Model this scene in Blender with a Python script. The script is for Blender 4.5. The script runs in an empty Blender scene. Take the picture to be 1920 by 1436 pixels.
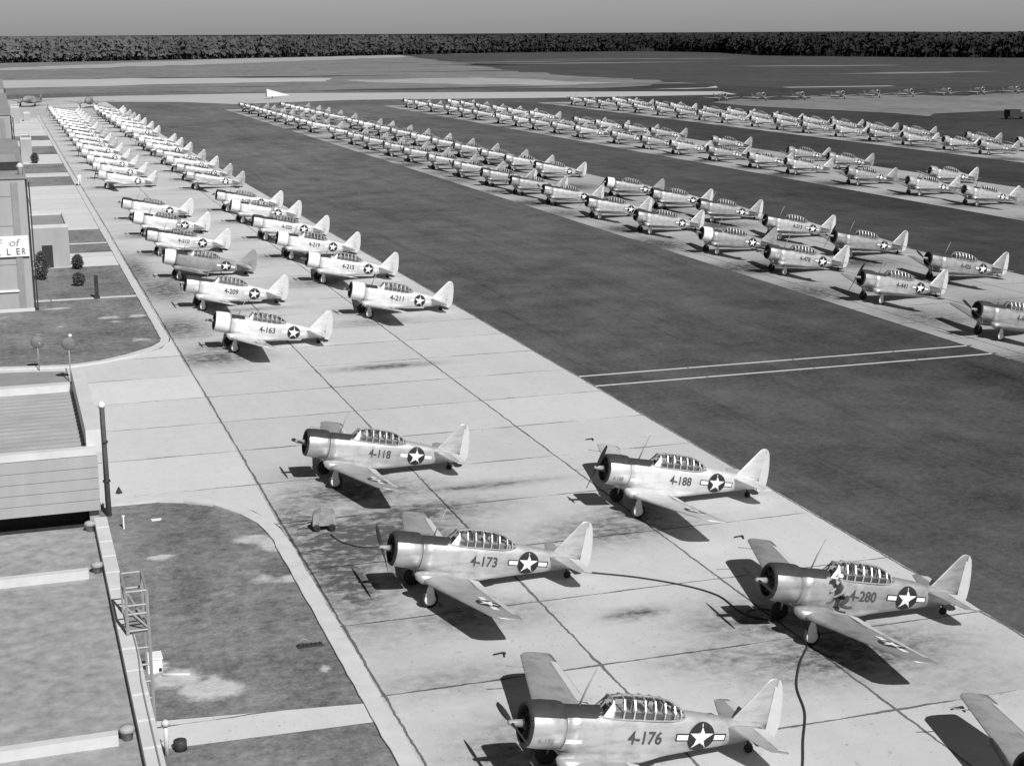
import bpy, bmesh, math, random
from mathutils import Vector, Matrix
R = math.radians
random.seed(7)
S = bpy.context.scene
COL = S.collection

# ---------------------------------------------------------------- camera
H = 21.0
f_px, yaw, pitch, roll = 2857.0, 0.320174, 0.225843, -0.00542
fwd = Vector((math.sin(yaw)*math.cos(pitch), math.cos(yaw)*math.cos(pitch), -math.sin(pitch)))
rt = Vector((math.cos(yaw), -math.sin(yaw), 0)); up = rt.cross(fwd)
r2 = rt*math.cos(roll)+up*math.sin(roll); u2 = -rt*math.sin(roll)+up*math.cos(roll)
cd = bpy.data.cameras.new('camera'); cam = bpy.data.objects.new('camera', cd); COL.objects.link(cam)
cam.matrix_world = Matrix(((r2.x, u2.x, -fwd.x, 0), (r2.y, u2.y, -fwd.y, 0), (r2.z, u2.z, -fwd.z, H), (0, 0, 0, 1)))
cd.sensor_fit = 'HORIZONTAL'; cd.sensor_width = 36.0; cd.lens = 36.0*f_px/1920.0
cd.clip_start = 0.5; cd.clip_end = 30000
S.camera = cam

# ---------------------------------------------------------------- light
SUN_EL = R(43.5); SUN_AZ = R(170.5)          # azimuth clockwise from +Y
SKYK = 1.7
W = bpy.data.worlds.new('World'); S.world = W; W.use_nodes = True
nt = W.node_tree; nt.nodes.clear()
o = nt.nodes.new('ShaderNodeOutputWorld'); b = nt.nodes.new('ShaderNodeBackground'); b.inputs[1].default_value = 0.085
sk = nt.nodes.new('ShaderNodeTexSky'); sk.sky_type = 'NISHITA'; sk.sun_disc = False
sk.sun_elevation = SUN_EL; sk.sun_rotation = SUN_AZ; sk.altitude = 50; sk.dust_density = 1.0
bw = nt.nodes.new('ShaderNodeRGBToBW')
pw = nt.nodes.new('ShaderNodeMath'); pw.operation = 'POWER'; pw.inputs[1].default_value = .55
ml = nt.nodes.new('ShaderNodeMath'); ml.operation = 'MULTIPLY'; ml.inputs[1].default_value = SKYK
nt.links.new(sk.outputs[0], bw.inputs[0]); nt.links.new(bw.outputs[0], pw.inputs[0]); nt.links.new(pw.outputs[0], ml.inputs[0])
tc = nt.nodes.new('ShaderNodeTexCoord'); sz = nt.nodes.new('ShaderNodeSeparateXYZ'); nt.links.new(tc.outputs['Generated'], sz.inputs[0])
rp = nt.nodes.new('ShaderNodeValToRGB'); rp.color_ramp.elements[0].position = .04; rp.color_ramp.elements[0].color = (1, 1, 1, 1)
rp.color_ramp.elements[1].position = .45; rp.color_ramp.elements[1].color = (.30, .30, .30, 1); nt.links.new(sz.outputs[2], rp.inputs[0])
m4 = nt.nodes.new('ShaderNodeMath'); m4.operation = 'MULTIPLY'; nt.links.new(ml.outputs[0], m4.inputs[0]); nt.links.new(rp.outputs[0], m4.inputs[1])
nt.links.new(m4.outputs[0], b.inputs[0]); nt.links.new(b.outputs[0], o.inputs[0])
sd = bpy.data.lights.new('sun', 'SUN'); sd.energy = 4.7; sd.angle = R(0.5); sd.color = (1, 1, 1)
so = bpy.data.objects.new('sun', sd); COL.objects.link(so)
d = Vector((math.sin(SUN_AZ)*math.cos(SUN_EL), math.cos(SUN_AZ)*math.cos(SUN_EL), math.sin(SUN_EL)))
so.rotation_euler = d.to_track_quat('Z', 'Y').to_euler(); so.location = (-30, -60, 80)
S.view_settings.view_transform = 'Standard'; S.view_settings.look = 'None'
S.view_settings.exposure = 0.0; S.view_settings.gamma = 1.0
S.render.filter_size = 1.9

# ---------------------------------------------------------------- helpers
def tag(o, label=None, cat=None, group=None, kind=None):
    if label: o['label'] = label
    if cat: o['category'] = cat
    if group: o['group'] = group
    if kind: o['kind'] = kind
    return o
def empty(name, loc, rz=0):
    e = bpy.data.objects.new(name, None); e.location = loc; e.rotation_euler = (0, 0, rz); e.empty_display_size = .5
    COL.objects.link(e); return e
class MB:
    def __init__(s): s.v = []; s.f = []; s.m = []; s.sm = []
    def add(s, vs, fs, m=0, smooth=False):
        n = len(s.v); s.v += [tuple(p) for p in vs]
        for q in fs: s.f.append(tuple(n+i for i in q)); s.m.append(m); s.sm.append(smooth)
    def box(s, x0, x1, y0, y1, z0, z1, m=0):
        s.add([(x0,y0,z0),(x1,y0,z0),(x1,y1,z0),(x0,y1,z0),(x0,y0,z1),(x1,y0,z1),(x1,y1,z1),(x0,y1,z1)],
              [(3,2,1,0),(4,5,6,7),(0,1,5,4),(1,2,6,5),(2,3,7,6),(3,0,4,7)], m)
    def tube(s, pts, r, n=8, m=0, smooth=True, cap=True):
        P = [Vector(p) for p in pts]; rs = r if isinstance(r, (list, tuple)) else [r]*len(P)
        rings = []
        for i, p in enumerate(P):
            t = (P[min(i+1, len(P)-1)]-P[max(i-1, 0)]).normalized()
            a = t.cross(Vector((0, 0, 1)));
            if a.length < 1e-3: a = t.cross(Vector((1, 0, 0)))
            a.normalize(); c = t.cross(a)
            rings.append([p+(a*math.cos(2*math.pi*k/n)+c*math.sin(2*math.pi*k/n))*rs[i] for k in range(n)])
        s.loft(rings, m, smooth, cap)
    def loft(s, rings, m=0, smooth=True, cap=True):
        n = len(rings[0]); vs = [p for r_ in rings for p in r_]; fs = []
        for i in range(len(rings)-1):
            for k in range(n): fs.append((i*n+k, i*n+(k+1) % n, (i+1)*n+(k+1) % n, (i+1)*n+k))
        b0 = len(s.v); s.add(vs, fs, m, smooth)
        if cap:
            s.f.append(tuple(b0+k for k in range(n))[::-1]); s.m.append(m); s.sm.append(False)
            s.f.append(tuple(b0+(len(rings)-1)*n+k for k in range(n))); s.m.append(m); s.sm.append(False)
    def lathe(s, prof, n=24, m=0, axis='x', c=(0, 0, 0), smooth=True, cap=False):
        rings = []
        for x, r in prof:
            rr = []
            for k in range(n):
                a = 2*math.pi*k/n; u, w = r*math.cos(a), r*math.sin(a)
                rr.append((c[0]+x, c[1]+u, c[2]+w) if axis == 'x' else (c[0]+u, c[1]+x, c[2]+w) if axis == 'y' else (c[0]+u, c[1]+w, c[2]+x))
            rings.append(rr)
        s.loft(rings, m, smooth, cap)
    def mesh(s, name, mats, T=None):
        me = bpy.data.meshes.new(name)
        me.from_pydata([T(p) for p in s.v] if T else s.v, [], s.f)
        for m_ in (mats if isinstance(mats, (list, tuple)) else [mats]): me.materials.append(m_)
        me.polygons.foreach_set('material_index', s.m); me.polygons.foreach_set('use_smooth', s.sm)
        me.update(); return me
    def build(s, name, mats, parent=None, loc=None, T=None):
        o = bpy.data.objects.new(name, s.mesh(name, mats, T)); COL.objects.link(o)
        if parent: o.parent = parent
        if loc: o.location = loc
        return o

# ---------------------------------------------------------------- materials
def newmat(name):
    m = bpy.data.materials.new(name); m.use_nodes = True; nt = m.node_tree
    return m, nt, nt.nodes['Principled BSDF']
def N(nt, t, **kw):
    n = nt.nodes.new(t)
    for k, v in kw.items():
        if k.startswith('i'): n.inputs[int(k[1:])].default_value = v
        else: setattr(n, k, v)
    return n
def ramp(nt, src, stops):
    r = nt.nodes.new('ShaderNodeValToRGB'); e = r.color_ramp.elements
    while len(e) < len(stops): e.new(0.5)
    for i, (p, v) in enumerate(stops): e[i].position = p; e[i].color = (v, v, v, 1)
    nt.links.new(src, r.inputs[0]); return r.outputs[0]
def noise(nt, scale, detail=4, rough=.6, vec=None, dist=0):
    n = nt.nodes.new('ShaderNodeTexNoise'); n.inputs['Scale'].default_value = scale; n.inputs['Detail'].default_value = detail
    n.inputs['Roughness'].default_value = rough; n.inputs['Distortion'].default_value = dist
    if vec is not None: nt.links.new(vec, n.inputs['Vector'])
    return n.outputs['Fac']
def M2(nt, op, a, b=None, clamp=False):
    n = nt.nodes.new('ShaderNodeMath'); n.operation = op; n.use_clamp = clamp
    for i, x in enumerate((a, b)):
        if x is None: continue
        if isinstance(x, (int, float)): n.inputs[i].default_value = x
        else: nt.links.new(x, n.inputs[i])
    return n.outputs[0]
def geo(nt, scale=(1, 1, 1), obj=False):
    g = nt.nodes.new('ShaderNodeTexCoord' if obj else 'ShaderNodeNewGeometry')
    mp = nt.nodes.new('ShaderNodeMapping'); mp.inputs['Scale'].default_value = scale
    nt.links.new(g.outputs['Object' if obj else 'Position'], mp.inputs[0]); return mp.outputs[0]
def rough_mat(name, lo, hi, scale=1.0, rough=.8, bump=0, stretch=(1, 1, 1), detail=5, obj=False, metal=0, spec=.3):
    m, nt, p = newmat(name); v = geo(nt, stretch, obj)
    f = noise(nt, scale, detail, .65, v)
    nt.links.new(ramp(nt, f, [(.3, lo), (.7, hi)]), p.inputs['Base Color'])
    p.inputs['Roughness'].default_value = rough; p.inputs['Metallic'].default_value = metal
    p.inputs['Specular IOR Level'].default_value = spec
    if bump:
        bn = nt.nodes.new('ShaderNodeBump'); bn.inputs['Strength'].default_value = bump; bn.inputs['Distance'].default_value = .05
        nt.links.new(f, bn.inputs['Height']); nt.links.new(bn.outputs[0], p.inputs['Normal'])
    return m

def silver_mat(name, base, metal=.45, rough=.42, var=.10):
    m, nt, p = newmat(name); v = geo(nt, (1, 1, 1), True)
    br = nt.nodes.new('ShaderNodeTexBrick'); nt.links.new(geo(nt, (1, 0, 1), True), br.inputs['Vector'])
    # panels
    g = nt.nodes.new('ShaderNodeTexCoord'); sx = nt.nodes.new('ShaderNodeSeparateXYZ'); nt.links.new(g.outputs['Object'], sx.inputs[0])
    cb = nt.nodes.new('ShaderNodeCombineXYZ'); nt.links.new(sx.outputs[0], cb.inputs[0])
    zz = M2(nt, 'ADD', sx.outputs[2], sx.outputs[1]); nt.links.new(zz, cb.inputs[1]); nt.links.new(cb.outputs[0], br.inputs['Vector'])
    br.inputs['Scale'].default_value = 1.0; br.inputs['Mortar Size'].default_value = .008; br.inputs['Brick Width'].default_value = 1.3; br.offset = .35
    br.inputs['Row Height'].default_value = .62; br.inputs['Bias'].default_value = 0
    for i, c in ((1, 1.0), (2, 1-var*.7), (3, .88)): br.inputs[i].default_value = (c, c, c, 1)
    n = noise(nt, 2.2, 5, .6, v); n_s = noise(nt, 1.0, 6, .7, geo(nt, (.8, 2.5, 5.5), True)); nn_ = M2(nt, 'ADD', M2(nt, 'MULTIPLY', n, .4), M2(nt, 'MULTIPLY', n_s, .6))
    rr = ramp(nt, nn_, [(.36, 1-var*2.6), (.52, 1.0)])
    mx = nt.nodes.new('ShaderNodeMix'); mx.data_type = 'RGBA'; mx.blend_type = 'MULTIPLY'; mx.inputs[0].default_value = 1
    nt.links.new(br.outputs[0], mx.inputs[6]); nt.links.new(rr, mx.inputs[7])
    m3 = nt.nodes.new('ShaderNodeMix'); m3.data_type = 'RGBA'; m3.blend_type = 'MULTIPLY'; m3.inputs[0].default_value = 1
    nt.links.new(mx.outputs[2], m3.inputs[6]); m3.inputs[7].default_value = (base, base, base, 1)
    nt.links.new(m3.outputs[2], p.inputs['Base Color']); p.inputs['Metallic'].default_value = metal
    rg = M2(nt, 'ADD', M2(nt, 'MULTIPLY', n, .25), rough-.12); nt.links.new(rg, p.inputs['Roughness'])
    return m

MT = {}
MT['silver'] = silver_mat('bare_aluminium_paint', .60, .50, .36, .11)
MT['silver_b'] = silver_mat('dull_aluminium_paint', .45, .50, .42, .14)
MT['silver_c'] = silver_mat('fresh_aluminium_paint', .72, .35, .40, .07)
MT['wing'] = silver_mat('wing_aluminium', .47, .40, .45, .12)
MT['wing_b'] = silver_mat('wing_aluminium_dull', .36, .40, .45, .13)
MT['rudder'] = rough_mat('fabric_rudder', .56, .64, 3, .6, obj=True, metal=.2)
MT['white'] = rough_mat('white_gloss_paint', .78, .85, 3, .4, obj=True)
MT['dark'] = rough_mat('dark_drab_paint', .035, .055, 4, .6, obj=True)
MT['grey'] = rough_mat('grey_camouflage_paint', .20, .32, 1.2, .6, obj=True)
MT['star'] = rough_mat('insignia_white', .82, .88, 6, .5, obj=True)
MT['blue'] = rough_mat('insignia_dark_blue', .022, .032, 6, .5, obj=True)
MT['ink'] = rough_mat('dark_lettering', .05, .09, 9, .6, obj=True)
MT['faint'] = rough_mat('faint_lettering', .25, .35, 9, .6, obj=True)
MT['tyre'] = rough_mat('black_rubber', .02, .035, 8, .8, obj=True)
MT['blade'] = rough_mat('dark_propeller', .035, .06, 8, .5, obj=True)
MT['engine'] = rough_mat('engine_metal', .02, .07, 14, .6, obj=True)
MT['black'] = rough_mat('cockpit_interior', .28, .42, 5, .8, obj=True)
m, nt, p = newmat('canopy_glass')
nt.nodes.remove(p); tr = N(nt, 'ShaderNodeBsdfTransparent'); tr.inputs[0].default_value = (.93, .93, .93, 1)
gl = N(nt, 'ShaderNodeBsdfGlossy'); gl.inputs['Roughness'].default_value = .08; gl.inputs[0].default_value = (.9, .9, .9, 1)
fr = N(nt, 'ShaderNodeFresnel'); fr.inputs[0].default_value = 1.5
mxs = N(nt, 'ShaderNodeMixShader'); nt.links.new(M2(nt, 'ADD', fr.outputs[0], .06), mxs.inputs[0])
nt.links.new(tr.outputs[0], mxs.inputs[1]); nt.links.new(gl.outputs[0], mxs.inputs[2])
nt.links.new(mxs.outputs[0], nt.nodes['Material Output'].inputs[0]); MT['glass'] = m

def concrete(name, base, joints=True, stain=False, lane=True):
    m, nt, p = newmat(name); v = geo(nt)
    n1 = noise(nt, .09, 4, .6, v); n2 = noise(nt, 1.3, 6, .7, v); n3 = noise(nt, 14, 3, .6, v)
    n4 = noise(nt, .55, 5, .7, geo(nt, (1, .22, 1)))
    a = M2(nt, 'ADD', M2(nt, 'MULTIPLY', n1, .30), M2(nt, 'MULTIPLY', n2, .26))
    a = M2(nt, 'ADD', a, M2(nt, 'MULTIPLY', n3, .12)); a = M2(nt, 'ADD', a, M2(nt, 'MULTIPLY', n4, .22))
    k = M2(nt, 'ADD', M2(nt, 'MULTIPLY', a, .75), .66)           # about .66..1.3
    val = M2(nt, 'MULTIPLY', k, base)
    # blotches: small dark spots
    sp = noise(nt, 3.3, 3, .5, v); sp = M2(nt, 'SUBTRACT', 1.0, M2(nt, 'MULTIPLY', M2(nt, 'GREATER_THAN', sp, .68), .22)); val = M2(nt, 'MULTIPLY', val, sp)
    sp2 = noise(nt, 7.5, 2, .5, v); sp2 = M2(nt, 'SUBTRACT', 1.0, M2(nt, 'MULTIPLY', M2(nt, 'GREATER_THAN', sp2, .71), .35)); val = M2(nt, 'MULTIPLY', val, sp2)
    sx = nt.nodes.new('ShaderNodeSeparateXYZ'); nt.links.new(v, sx.inputs[0])
    if joints:
        wob = M2(nt, 'MULTIPLY', M2(nt, 'SUBTRACT', noise(nt, 1.1, 5, .7, v), .5), .22)
        wid = noise(nt, .35, 3, .6, v)
        def line(c, period, phase, w):
            t = M2(nt, 'ADD', c, wob); t = M2(nt, 'SUBTRACT', t, phase-period*50.5); t = M2(nt, 'MODULO', t, period)
            t = M2(nt, 'ABSOLUTE', M2(nt, 'SUBTRACT', t, period/2)); return M2(nt, 'LESS_THAN', t, w)
        l1 = line(sx.outputs[0], 7.56, 10.5, M2(nt, 'MULTIPLY', wid, .10))
        l2 = line(sx.outputs[1], 6.32, 38.7, M2(nt, 'MULTIPLY', M2(nt, 'SUBTRACT', wid, .34), .26))
        l = M2(nt, 'MAXIMUM', l1, l2); val = M2(nt, 'MULTIPLY', val, M2(nt, 'SUBTRACT', 1.0, M2(nt, 'MULTIPLY', l, .72)))
        # slab to slab tone
        wn = nt.nodes.new('ShaderNodeTexWhiteNoise'); wn.noise_dimensions = '2D'; cb = nt.nodes.new('ShaderNodeCombineXYZ')
        nt.links.new(M2(nt, 'FLOOR', M2(nt, 'DIVIDE', M2(nt, 'SUBTRACT', sx.outputs[0], 10.5), 7.56)), cb.inputs[0])
        nt.links.new(M2(nt, 'FLOOR', M2(nt, 'DIVIDE', M2(nt, 'SUBTRACT', sx.outputs[1], 38.7), 6.32)), cb.inputs[1])
        nt.links.new(cb.outputs[0], wn.inputs[0]); val = M2(nt, 'MULTIPLY', val, M2(nt, 'ADD', M2(nt, 'MULTIPLY', wn.outputs[0], .10), .93))
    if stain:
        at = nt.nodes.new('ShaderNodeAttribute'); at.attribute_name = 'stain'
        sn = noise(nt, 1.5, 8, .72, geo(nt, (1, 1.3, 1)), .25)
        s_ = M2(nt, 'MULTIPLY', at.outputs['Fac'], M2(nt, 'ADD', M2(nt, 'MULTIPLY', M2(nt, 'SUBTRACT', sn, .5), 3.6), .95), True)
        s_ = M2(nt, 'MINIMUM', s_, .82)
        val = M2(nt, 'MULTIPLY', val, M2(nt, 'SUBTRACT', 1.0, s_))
    cc = nt.nodes.new('ShaderNodeCombineColor')
    for i in range(3): nt.links.new(val, cc.inputs[i])
    nt.links.new(cc.outputs[0], p.inputs['Base Color']); p.inputs['Roughness'].default_value = .85; p.inputs['Specular IOR Level'].default_value = .25
    bn = nt.nodes.new('ShaderNodeBump'); bn.inputs['Strength'].default_value = .25; bn.inputs['Distance'].default_value = .02
    nt.links.new(n3, bn.inputs['Height']); nt.links.new(bn.outputs[0], p.inputs['Normal'])
    return m
MT['apron'] = concrete('apron_concrete', .56, True, True)
MT['conc'] = concrete('light_concrete', .62, True)
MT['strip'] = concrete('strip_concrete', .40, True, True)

def turf(name, base, patches=0.0, fine=1.0, falloff=False, contrast=2.0, w3=.22):
    m, nt, p = newmat(name); v = geo(nt)
    n1 = noise(nt, .02, 5, .6, v); n2 = noise(nt, .22, 6, .7, v); n3 = noise(nt, 2.6*fine, 5, .75, v); n4 = noise(nt, 9*fine, 2, .6, v)
    st = noise(nt, .5, 4, .7, geo(nt, (1, .05, 1)))
    n5 = noise(nt, .07, 4, .75, geo(nt, (1, .45, 1)), .6)
    a = M2(nt, 'ADD', M2(nt, 'MULTIPLY', n1, .35), M2(nt, 'MULTIPLY', n2, .50)); a = M2(nt, 'ADD', a, M2(nt, 'MULTIPLY', n5, .38)); a = M2(nt, 'ADD', a, M2(nt, 'MULTIPLY', n3, w3))
    a = M2(nt, 'ADD', a, M2(nt, 'MULTIPLY', st, .18)); a = M2(nt, 'ADD', a, M2(nt, 'MULTIPLY', n4, .15))   # mean about .85
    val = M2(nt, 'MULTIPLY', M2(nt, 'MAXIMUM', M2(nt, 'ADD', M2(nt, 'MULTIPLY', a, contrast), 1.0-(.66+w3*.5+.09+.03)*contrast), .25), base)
    if falloff:                                             # vignette darkening painted into the grass colour, stronger to the right
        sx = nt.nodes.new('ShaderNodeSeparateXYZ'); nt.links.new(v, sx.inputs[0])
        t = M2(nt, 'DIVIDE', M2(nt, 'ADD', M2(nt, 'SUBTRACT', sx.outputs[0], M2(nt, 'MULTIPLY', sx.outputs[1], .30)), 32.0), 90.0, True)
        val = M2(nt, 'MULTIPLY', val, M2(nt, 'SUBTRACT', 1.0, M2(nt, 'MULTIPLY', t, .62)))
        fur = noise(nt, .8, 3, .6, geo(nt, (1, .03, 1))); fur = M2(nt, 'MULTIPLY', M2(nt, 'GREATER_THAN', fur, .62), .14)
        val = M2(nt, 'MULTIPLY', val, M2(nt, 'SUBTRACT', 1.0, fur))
    if patches:
        at = nt.nodes.new('ShaderNodeAttribute'); at.attribute_name = 'stain'
        b1 = noise(nt, .9, 7, .7, v, .2); b2 = noise(nt, .35, 6, .7, v)
        k = M2(nt, 'ADD', at.outputs['Fac'], M2(nt, 'MULTIPLY', M2(nt, 'SUBTRACT', b1, .5), 1.4)); k = M2(nt, 'MULTIPLY', M2(nt, 'SUBTRACT', k, .42), 3.0, True)
        k2 = M2(nt, 'MULTIPLY', M2(nt, 'SUBTRACT', b2, .58), 4.0, True); k2 = M2(nt, 'MULTIPLY', k2, .6)
        val = M2(nt, 'ADD', val, M2(nt, 'MULTIPLY', M2(nt, 'MAXIMUM', k, k2), patches))
    cc = nt.nodes.new('ShaderNodeCombineColor')
    for i in range(3): nt.links.new(val, cc.inputs[i])
    nt.links.new(cc.outputs[0], p.inputs['Base Color']); p.inputs['Roughness'].default_value = 1.0; p.inputs['Specular IOR Level'].default_value = .1
    bn = nt.nodes.new('ShaderNodeBump'); bn.inputs['Strength'].default_value = .5; bn.inputs['Distance'].default_value = .12
    nt.links.new(n3, bn.inputs['Height']); nt.links.new(bn.outputs[0], p.inputs['Normal'])
    return m
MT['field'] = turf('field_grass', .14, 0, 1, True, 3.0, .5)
MT['lawn'] = turf('patchy_lawn', .20, .30, .75, False, 3.2, .60)
MT['darkgrass'] = turf('dark_meadow', .07)
MT['midgrass'] = turf('pale_meadow', .20)
MT['sandy2'] = rough_mat('worn_grass', .18, .27, .05, .95, stretch=(1, 2.5, 1), detail=8)
MT['sandy'] = rough_mat('sandy_ground', .26, .44, .05, .95, stretch=(1, 2.5, 1), detail=8)
MT['runway'] = rough_mat('runway_concrete', .40, .48, .03, .9, stretch=(1, 3, 1), detail=8)
MT['gravel'] = rough_mat('roof_gravel', .22, .42, 2.2, .95, bump=.4, detail=10)
MT['wall'] = rough_mat('painted_block_wall', .33, .40, .8, .9, stretch=(1, 1, .3))
MT['walld'] = rough_mat('weathered_wall', .24, .32, .6, .9)
MT['roofc'] = rough_mat('ribbed_roof_sheet', .36, .48, 1.2, .8, stretch=(.3, 1, 1))
MT['coping'] = rough_mat('coping_tile', .54, .64, 1.3, .8)
MT['joint'] = rough_mat('white_mortar', .70, .78, 3, .8)
MT['steel'] = rough_mat('grey_painted_steel', .30, .38, 4, .6, metal=.2)
MT['dkwall'] = rough_mat('dark_recess', .03, .05, 2, .9)
MT['post'] = rough_mat('weathered_post', .15, .21, 3, .8)
MT['hose'] = rough_mat('black_hose', .03, .05, 5, .6)
MT['skin'] = rough_mat('skin', .32, .38, 9, .6)
MT['shirt'] = rough_mat('pale_shirt', .30, .38, 9, .8)
MT['trousers'] = rough_mat('dark_trousers', .05, .08, 9, .8)
MT['trunk'] = rough_mat('pine_bark', .03, .05, 3, .9)
MT['leaf'] = rough_mat('pine_needles', .05, .11, .05, .9, detail=8)
m, nt, p = newmat('forest_needles'); v = geo(nt); sx = nt.nodes.new('ShaderNodeSeparateXYZ'); nt.links.new(v, sx.inputs[0])
t_ = M2(nt, 'DIVIDE', sx.outputs[0], 650.0, True); kk = M2(nt, 'SUBTRACT', .115, M2(nt, 'MULTIPLY', t_, .085))   # vignette put into the needle colour, growing darker to the right
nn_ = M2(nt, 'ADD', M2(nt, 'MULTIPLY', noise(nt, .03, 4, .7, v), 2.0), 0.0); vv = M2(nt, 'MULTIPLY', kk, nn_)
cc = nt.nodes.new('ShaderNodeCombineColor'); [nt.links.new(vv, cc.inputs[i]) for i in range(3)]
nt.links.new(cc.outputs[0], p.inputs['Base Color']); p.inputs['Roughness'].default_value = 1; p.inputs['Specular IOR Level'].default_value = .0
gn = nt.nodes.new('ShaderNodeNewGeometry'); vm = nt.nodes.new('ShaderNodeVectorMath'); vm.operation = 'MULTIPLY_ADD'; nt.links.new(gn.outputs['Normal'], vm.inputs[0]); vm.inputs[1].default_value = (.35, .35, .35); vm.inputs[2].default_value = (0, -.45, .6)
vn = nt.nodes.new('ShaderNodeVectorMath'); vn.operation = 'NORMALIZE'; nt.links.new(vm.outputs[0], vn.inputs[0]); nt.links.new(vn.outputs[0], p.inputs['Normal']); MT['pines'] = m
MT['tarp'] = rough_mat('canvas_cover', .20, .36, 4, .9)

# ---------------------------------------------------------------- ground
def sheet(name, poly, z, mat, kind='structure', cuts=0):
    mb = MB(); mb.add([(x, y, z) for x, y in poly], [tuple(range(len(poly)))]); o = mb.build(name, mat)
    me = o.data
    if me.polygons[0].normal.z < 0: me.flip_normals()
    return tag(o, kind=kind)
def ragged(name, poly, z, mat, step=14, amp=11):
    P = []
    for i in range(len(poly)):
        a, b_ = Vector(poly[i]), Vector(poly[(i+1) % len(poly)]); n = max(1, int((b_-a).length/step))
        for k in range(n):
            q = a.lerp(b_, k/n); P.append((q.x+random.uniform(-step, step)*.5*(k > 0), q.y+random.uniform(-amp, amp)))
    return sheet(name, P, z, mat)
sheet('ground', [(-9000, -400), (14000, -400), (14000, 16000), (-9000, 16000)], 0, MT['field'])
# far field bands
ragged('meadow', [(-400, 600), (60, 590), (150, 575), (235, 560), (300, 640), (330, 800), (420, 1150), (470, 1530), (391, 1500), (207, 1383), (4, 1267), (-400, 1150)], .012, MT['midgrass'], 20, 18)
ragged('runway', [(-300, 780), (3, 774), (62, 781), (110, 774), (154, 740), (141, 691), (74, 686), (33, 663), (-300, 664)], .06, MT['runway'], 14, 6)
ragged('sandy_strip', [(-300, 1000), (5, 1079), (178, 1340), (369, 1488), (360, 1373), (159, 1141), (5, 998), (-300, 930)], .05, MT['sandy'])
ragged('sandy_strip', [(-200, 880), (4, 927), (158, 1058), (222, 1016), (171, 913), (4, 866), (-200, 830)], .05, MT['midgrass'])
ragged('sandy_strip', [(155, 710), (221, 713), (252, 608), (209, 600), (157, 666)], .05, MT['sandy'])
sheet('taxiway', [(-60, 520), (35, 560), (89, 562), (184, 530), (247, 505), (240, 478), (178, 478), (108, 492), (69, 477), (56, 500), (34, 512), (-60, 440)], .05, MT['runway'])
ragged('meadow', [(206, 429), (246, 444), (330, 440), (420, 430), (330, 350), (265, 340), (221, 344), (205, 402)], .04, MT['midgrass'])
ragged('meadow', [(380, 1500), (1400, 1800), (1100, 500), (450, 480), (282, 510), (275, 645), (275, 808)], .04, MT['darkgrass'])
sheet('taxiway', [(234, 537), (258, 540), (270, 556), (262, 538), (245, 530)], .06, MT['runway'])
sheet('taxiway', [(286, 532), (330, 528), (330, 522), (286, 526)], .06, MT['runway'])

rb = random.Random(11)
for k in range(46):      # streaks of worn and of rank grass across the far field
    x = rb.uniform(-60, 620); y = rb.uniform(560, 1180) if x > 60 else rb.uniform(600, 1100); l = rb.uniform(40, 190); w = rb.uniform(8, 26); tl = rb.uniform(-.35, .1)
    ragged('meadow', [(x, y), (x+l*.5, y+l*.5*tl-w*.6), (x+l, y+l*tl), (x+l*.5, y+l*.5*tl+w*.6)], .024+.0005*k, MT['sandy2' if k % 3 == 0 and x < 330 else 'midgrass' if k % 3 == 1 else 'darkgrass'], 10, 3)
# main apron with painted-in stain weights on the vertices
COLS = dict(
 A=(12.5, [69.5, 103, 119.9, 135.8, 152.0, 167.0, 182.0, 221.5, 236.6, 251.6, 265.7, 281.7, 295.7, 311, 325, 339.5, 352, 364, 379, 392, 403, 416, 428]),
 B=(24.0, [60.6, 45.6, 29.8, 112.4, 129.6, 144.6, 159.3, 175.0, 187.0, 216.0, 230, 245.2, 260.0, 278.9, 292.8, 305, 333.3, 350.7, 367.1, 382.6, 394, 408.4, 420, 431]),
 M=(12.5, [53.4, 37.9]))
stains = [(13.5, 60.5, 4.2, 3.6, 1.0), (11.6, 57, 1.6, 6, .9), (16, 63.5, 4, 1.8, .8), (11.3, 64, 1.2, 4, .7), (15.2, 50.8, 3, 1.6, .55), (14.5, 67.5, 3.5, 2.2, .8), (26.3, 43.2, 4.2, 2.2, .75), (24, 58.5, 3.6, 2, .65),
          (12.6, 100.5, 3, 2.5, .75), (11.5, 112, 2, 4.5, .7), (12.2, 130, 2.2, 7, .75), (11, 142, 1.2, 10, .7), (22.6, 94, 3, .7, .8), (20, 66.5, 3.5, .5, .7), (25.5, 109.5, 3, 1.6, .5), (13, 45.5, 3, 1.4, .35), (29, 40, 3, 2, .25), (21, 49, 1.2, .5, .8), (22.3, 44.2, 2.5, 1.4, .5), (17.5, 118, 3.5, .8, .5)]
for k, (X, ys) in COLS.items():
    for y in ys: stains.append((X+1.4+random.uniform(-.5, .5), y+random.uniform(-.5, 2.0), 2.0+random.random(), 1.6+random.random(), random.uniform(.4, .65)))
def stain_at(x, y):
    t = 0
    for a, b_, rx, ry, am in stains:
        dy = (y-b_)/ry
        if abs(dy) < 2:
            q = ((x-a)/rx)**2+dy*dy
            if q < 4: t = max(t, am*math.exp(-q*.9))
    return t
def grid_sheet(name, xs, ys, z, mat, fn):
    vs = [(x, y, z) for y in ys for x in xs]; nx = len(xs)
    fs = [(j*nx+i, j*nx+i+1, (j+1)*nx+i+1, (j+1)*nx+i) for j in range(len(ys)-1) for i in range(nx-1)]
    me = bpy.data.meshes.new(name); me.from_pydata(vs, [], fs); me.materials.append(mat)
    at = me.attributes.new('stain', 'FLOAT', 'POINT'); at.data.foreach_set('value', [fn(p[0], p[1]) for p in vs])  # on the parking strips this holds the painted shade of the parked planes
    o = bpy.data.objects.new(name, me); COL.objects.link(o); return tag(o, kind='structure')
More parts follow.
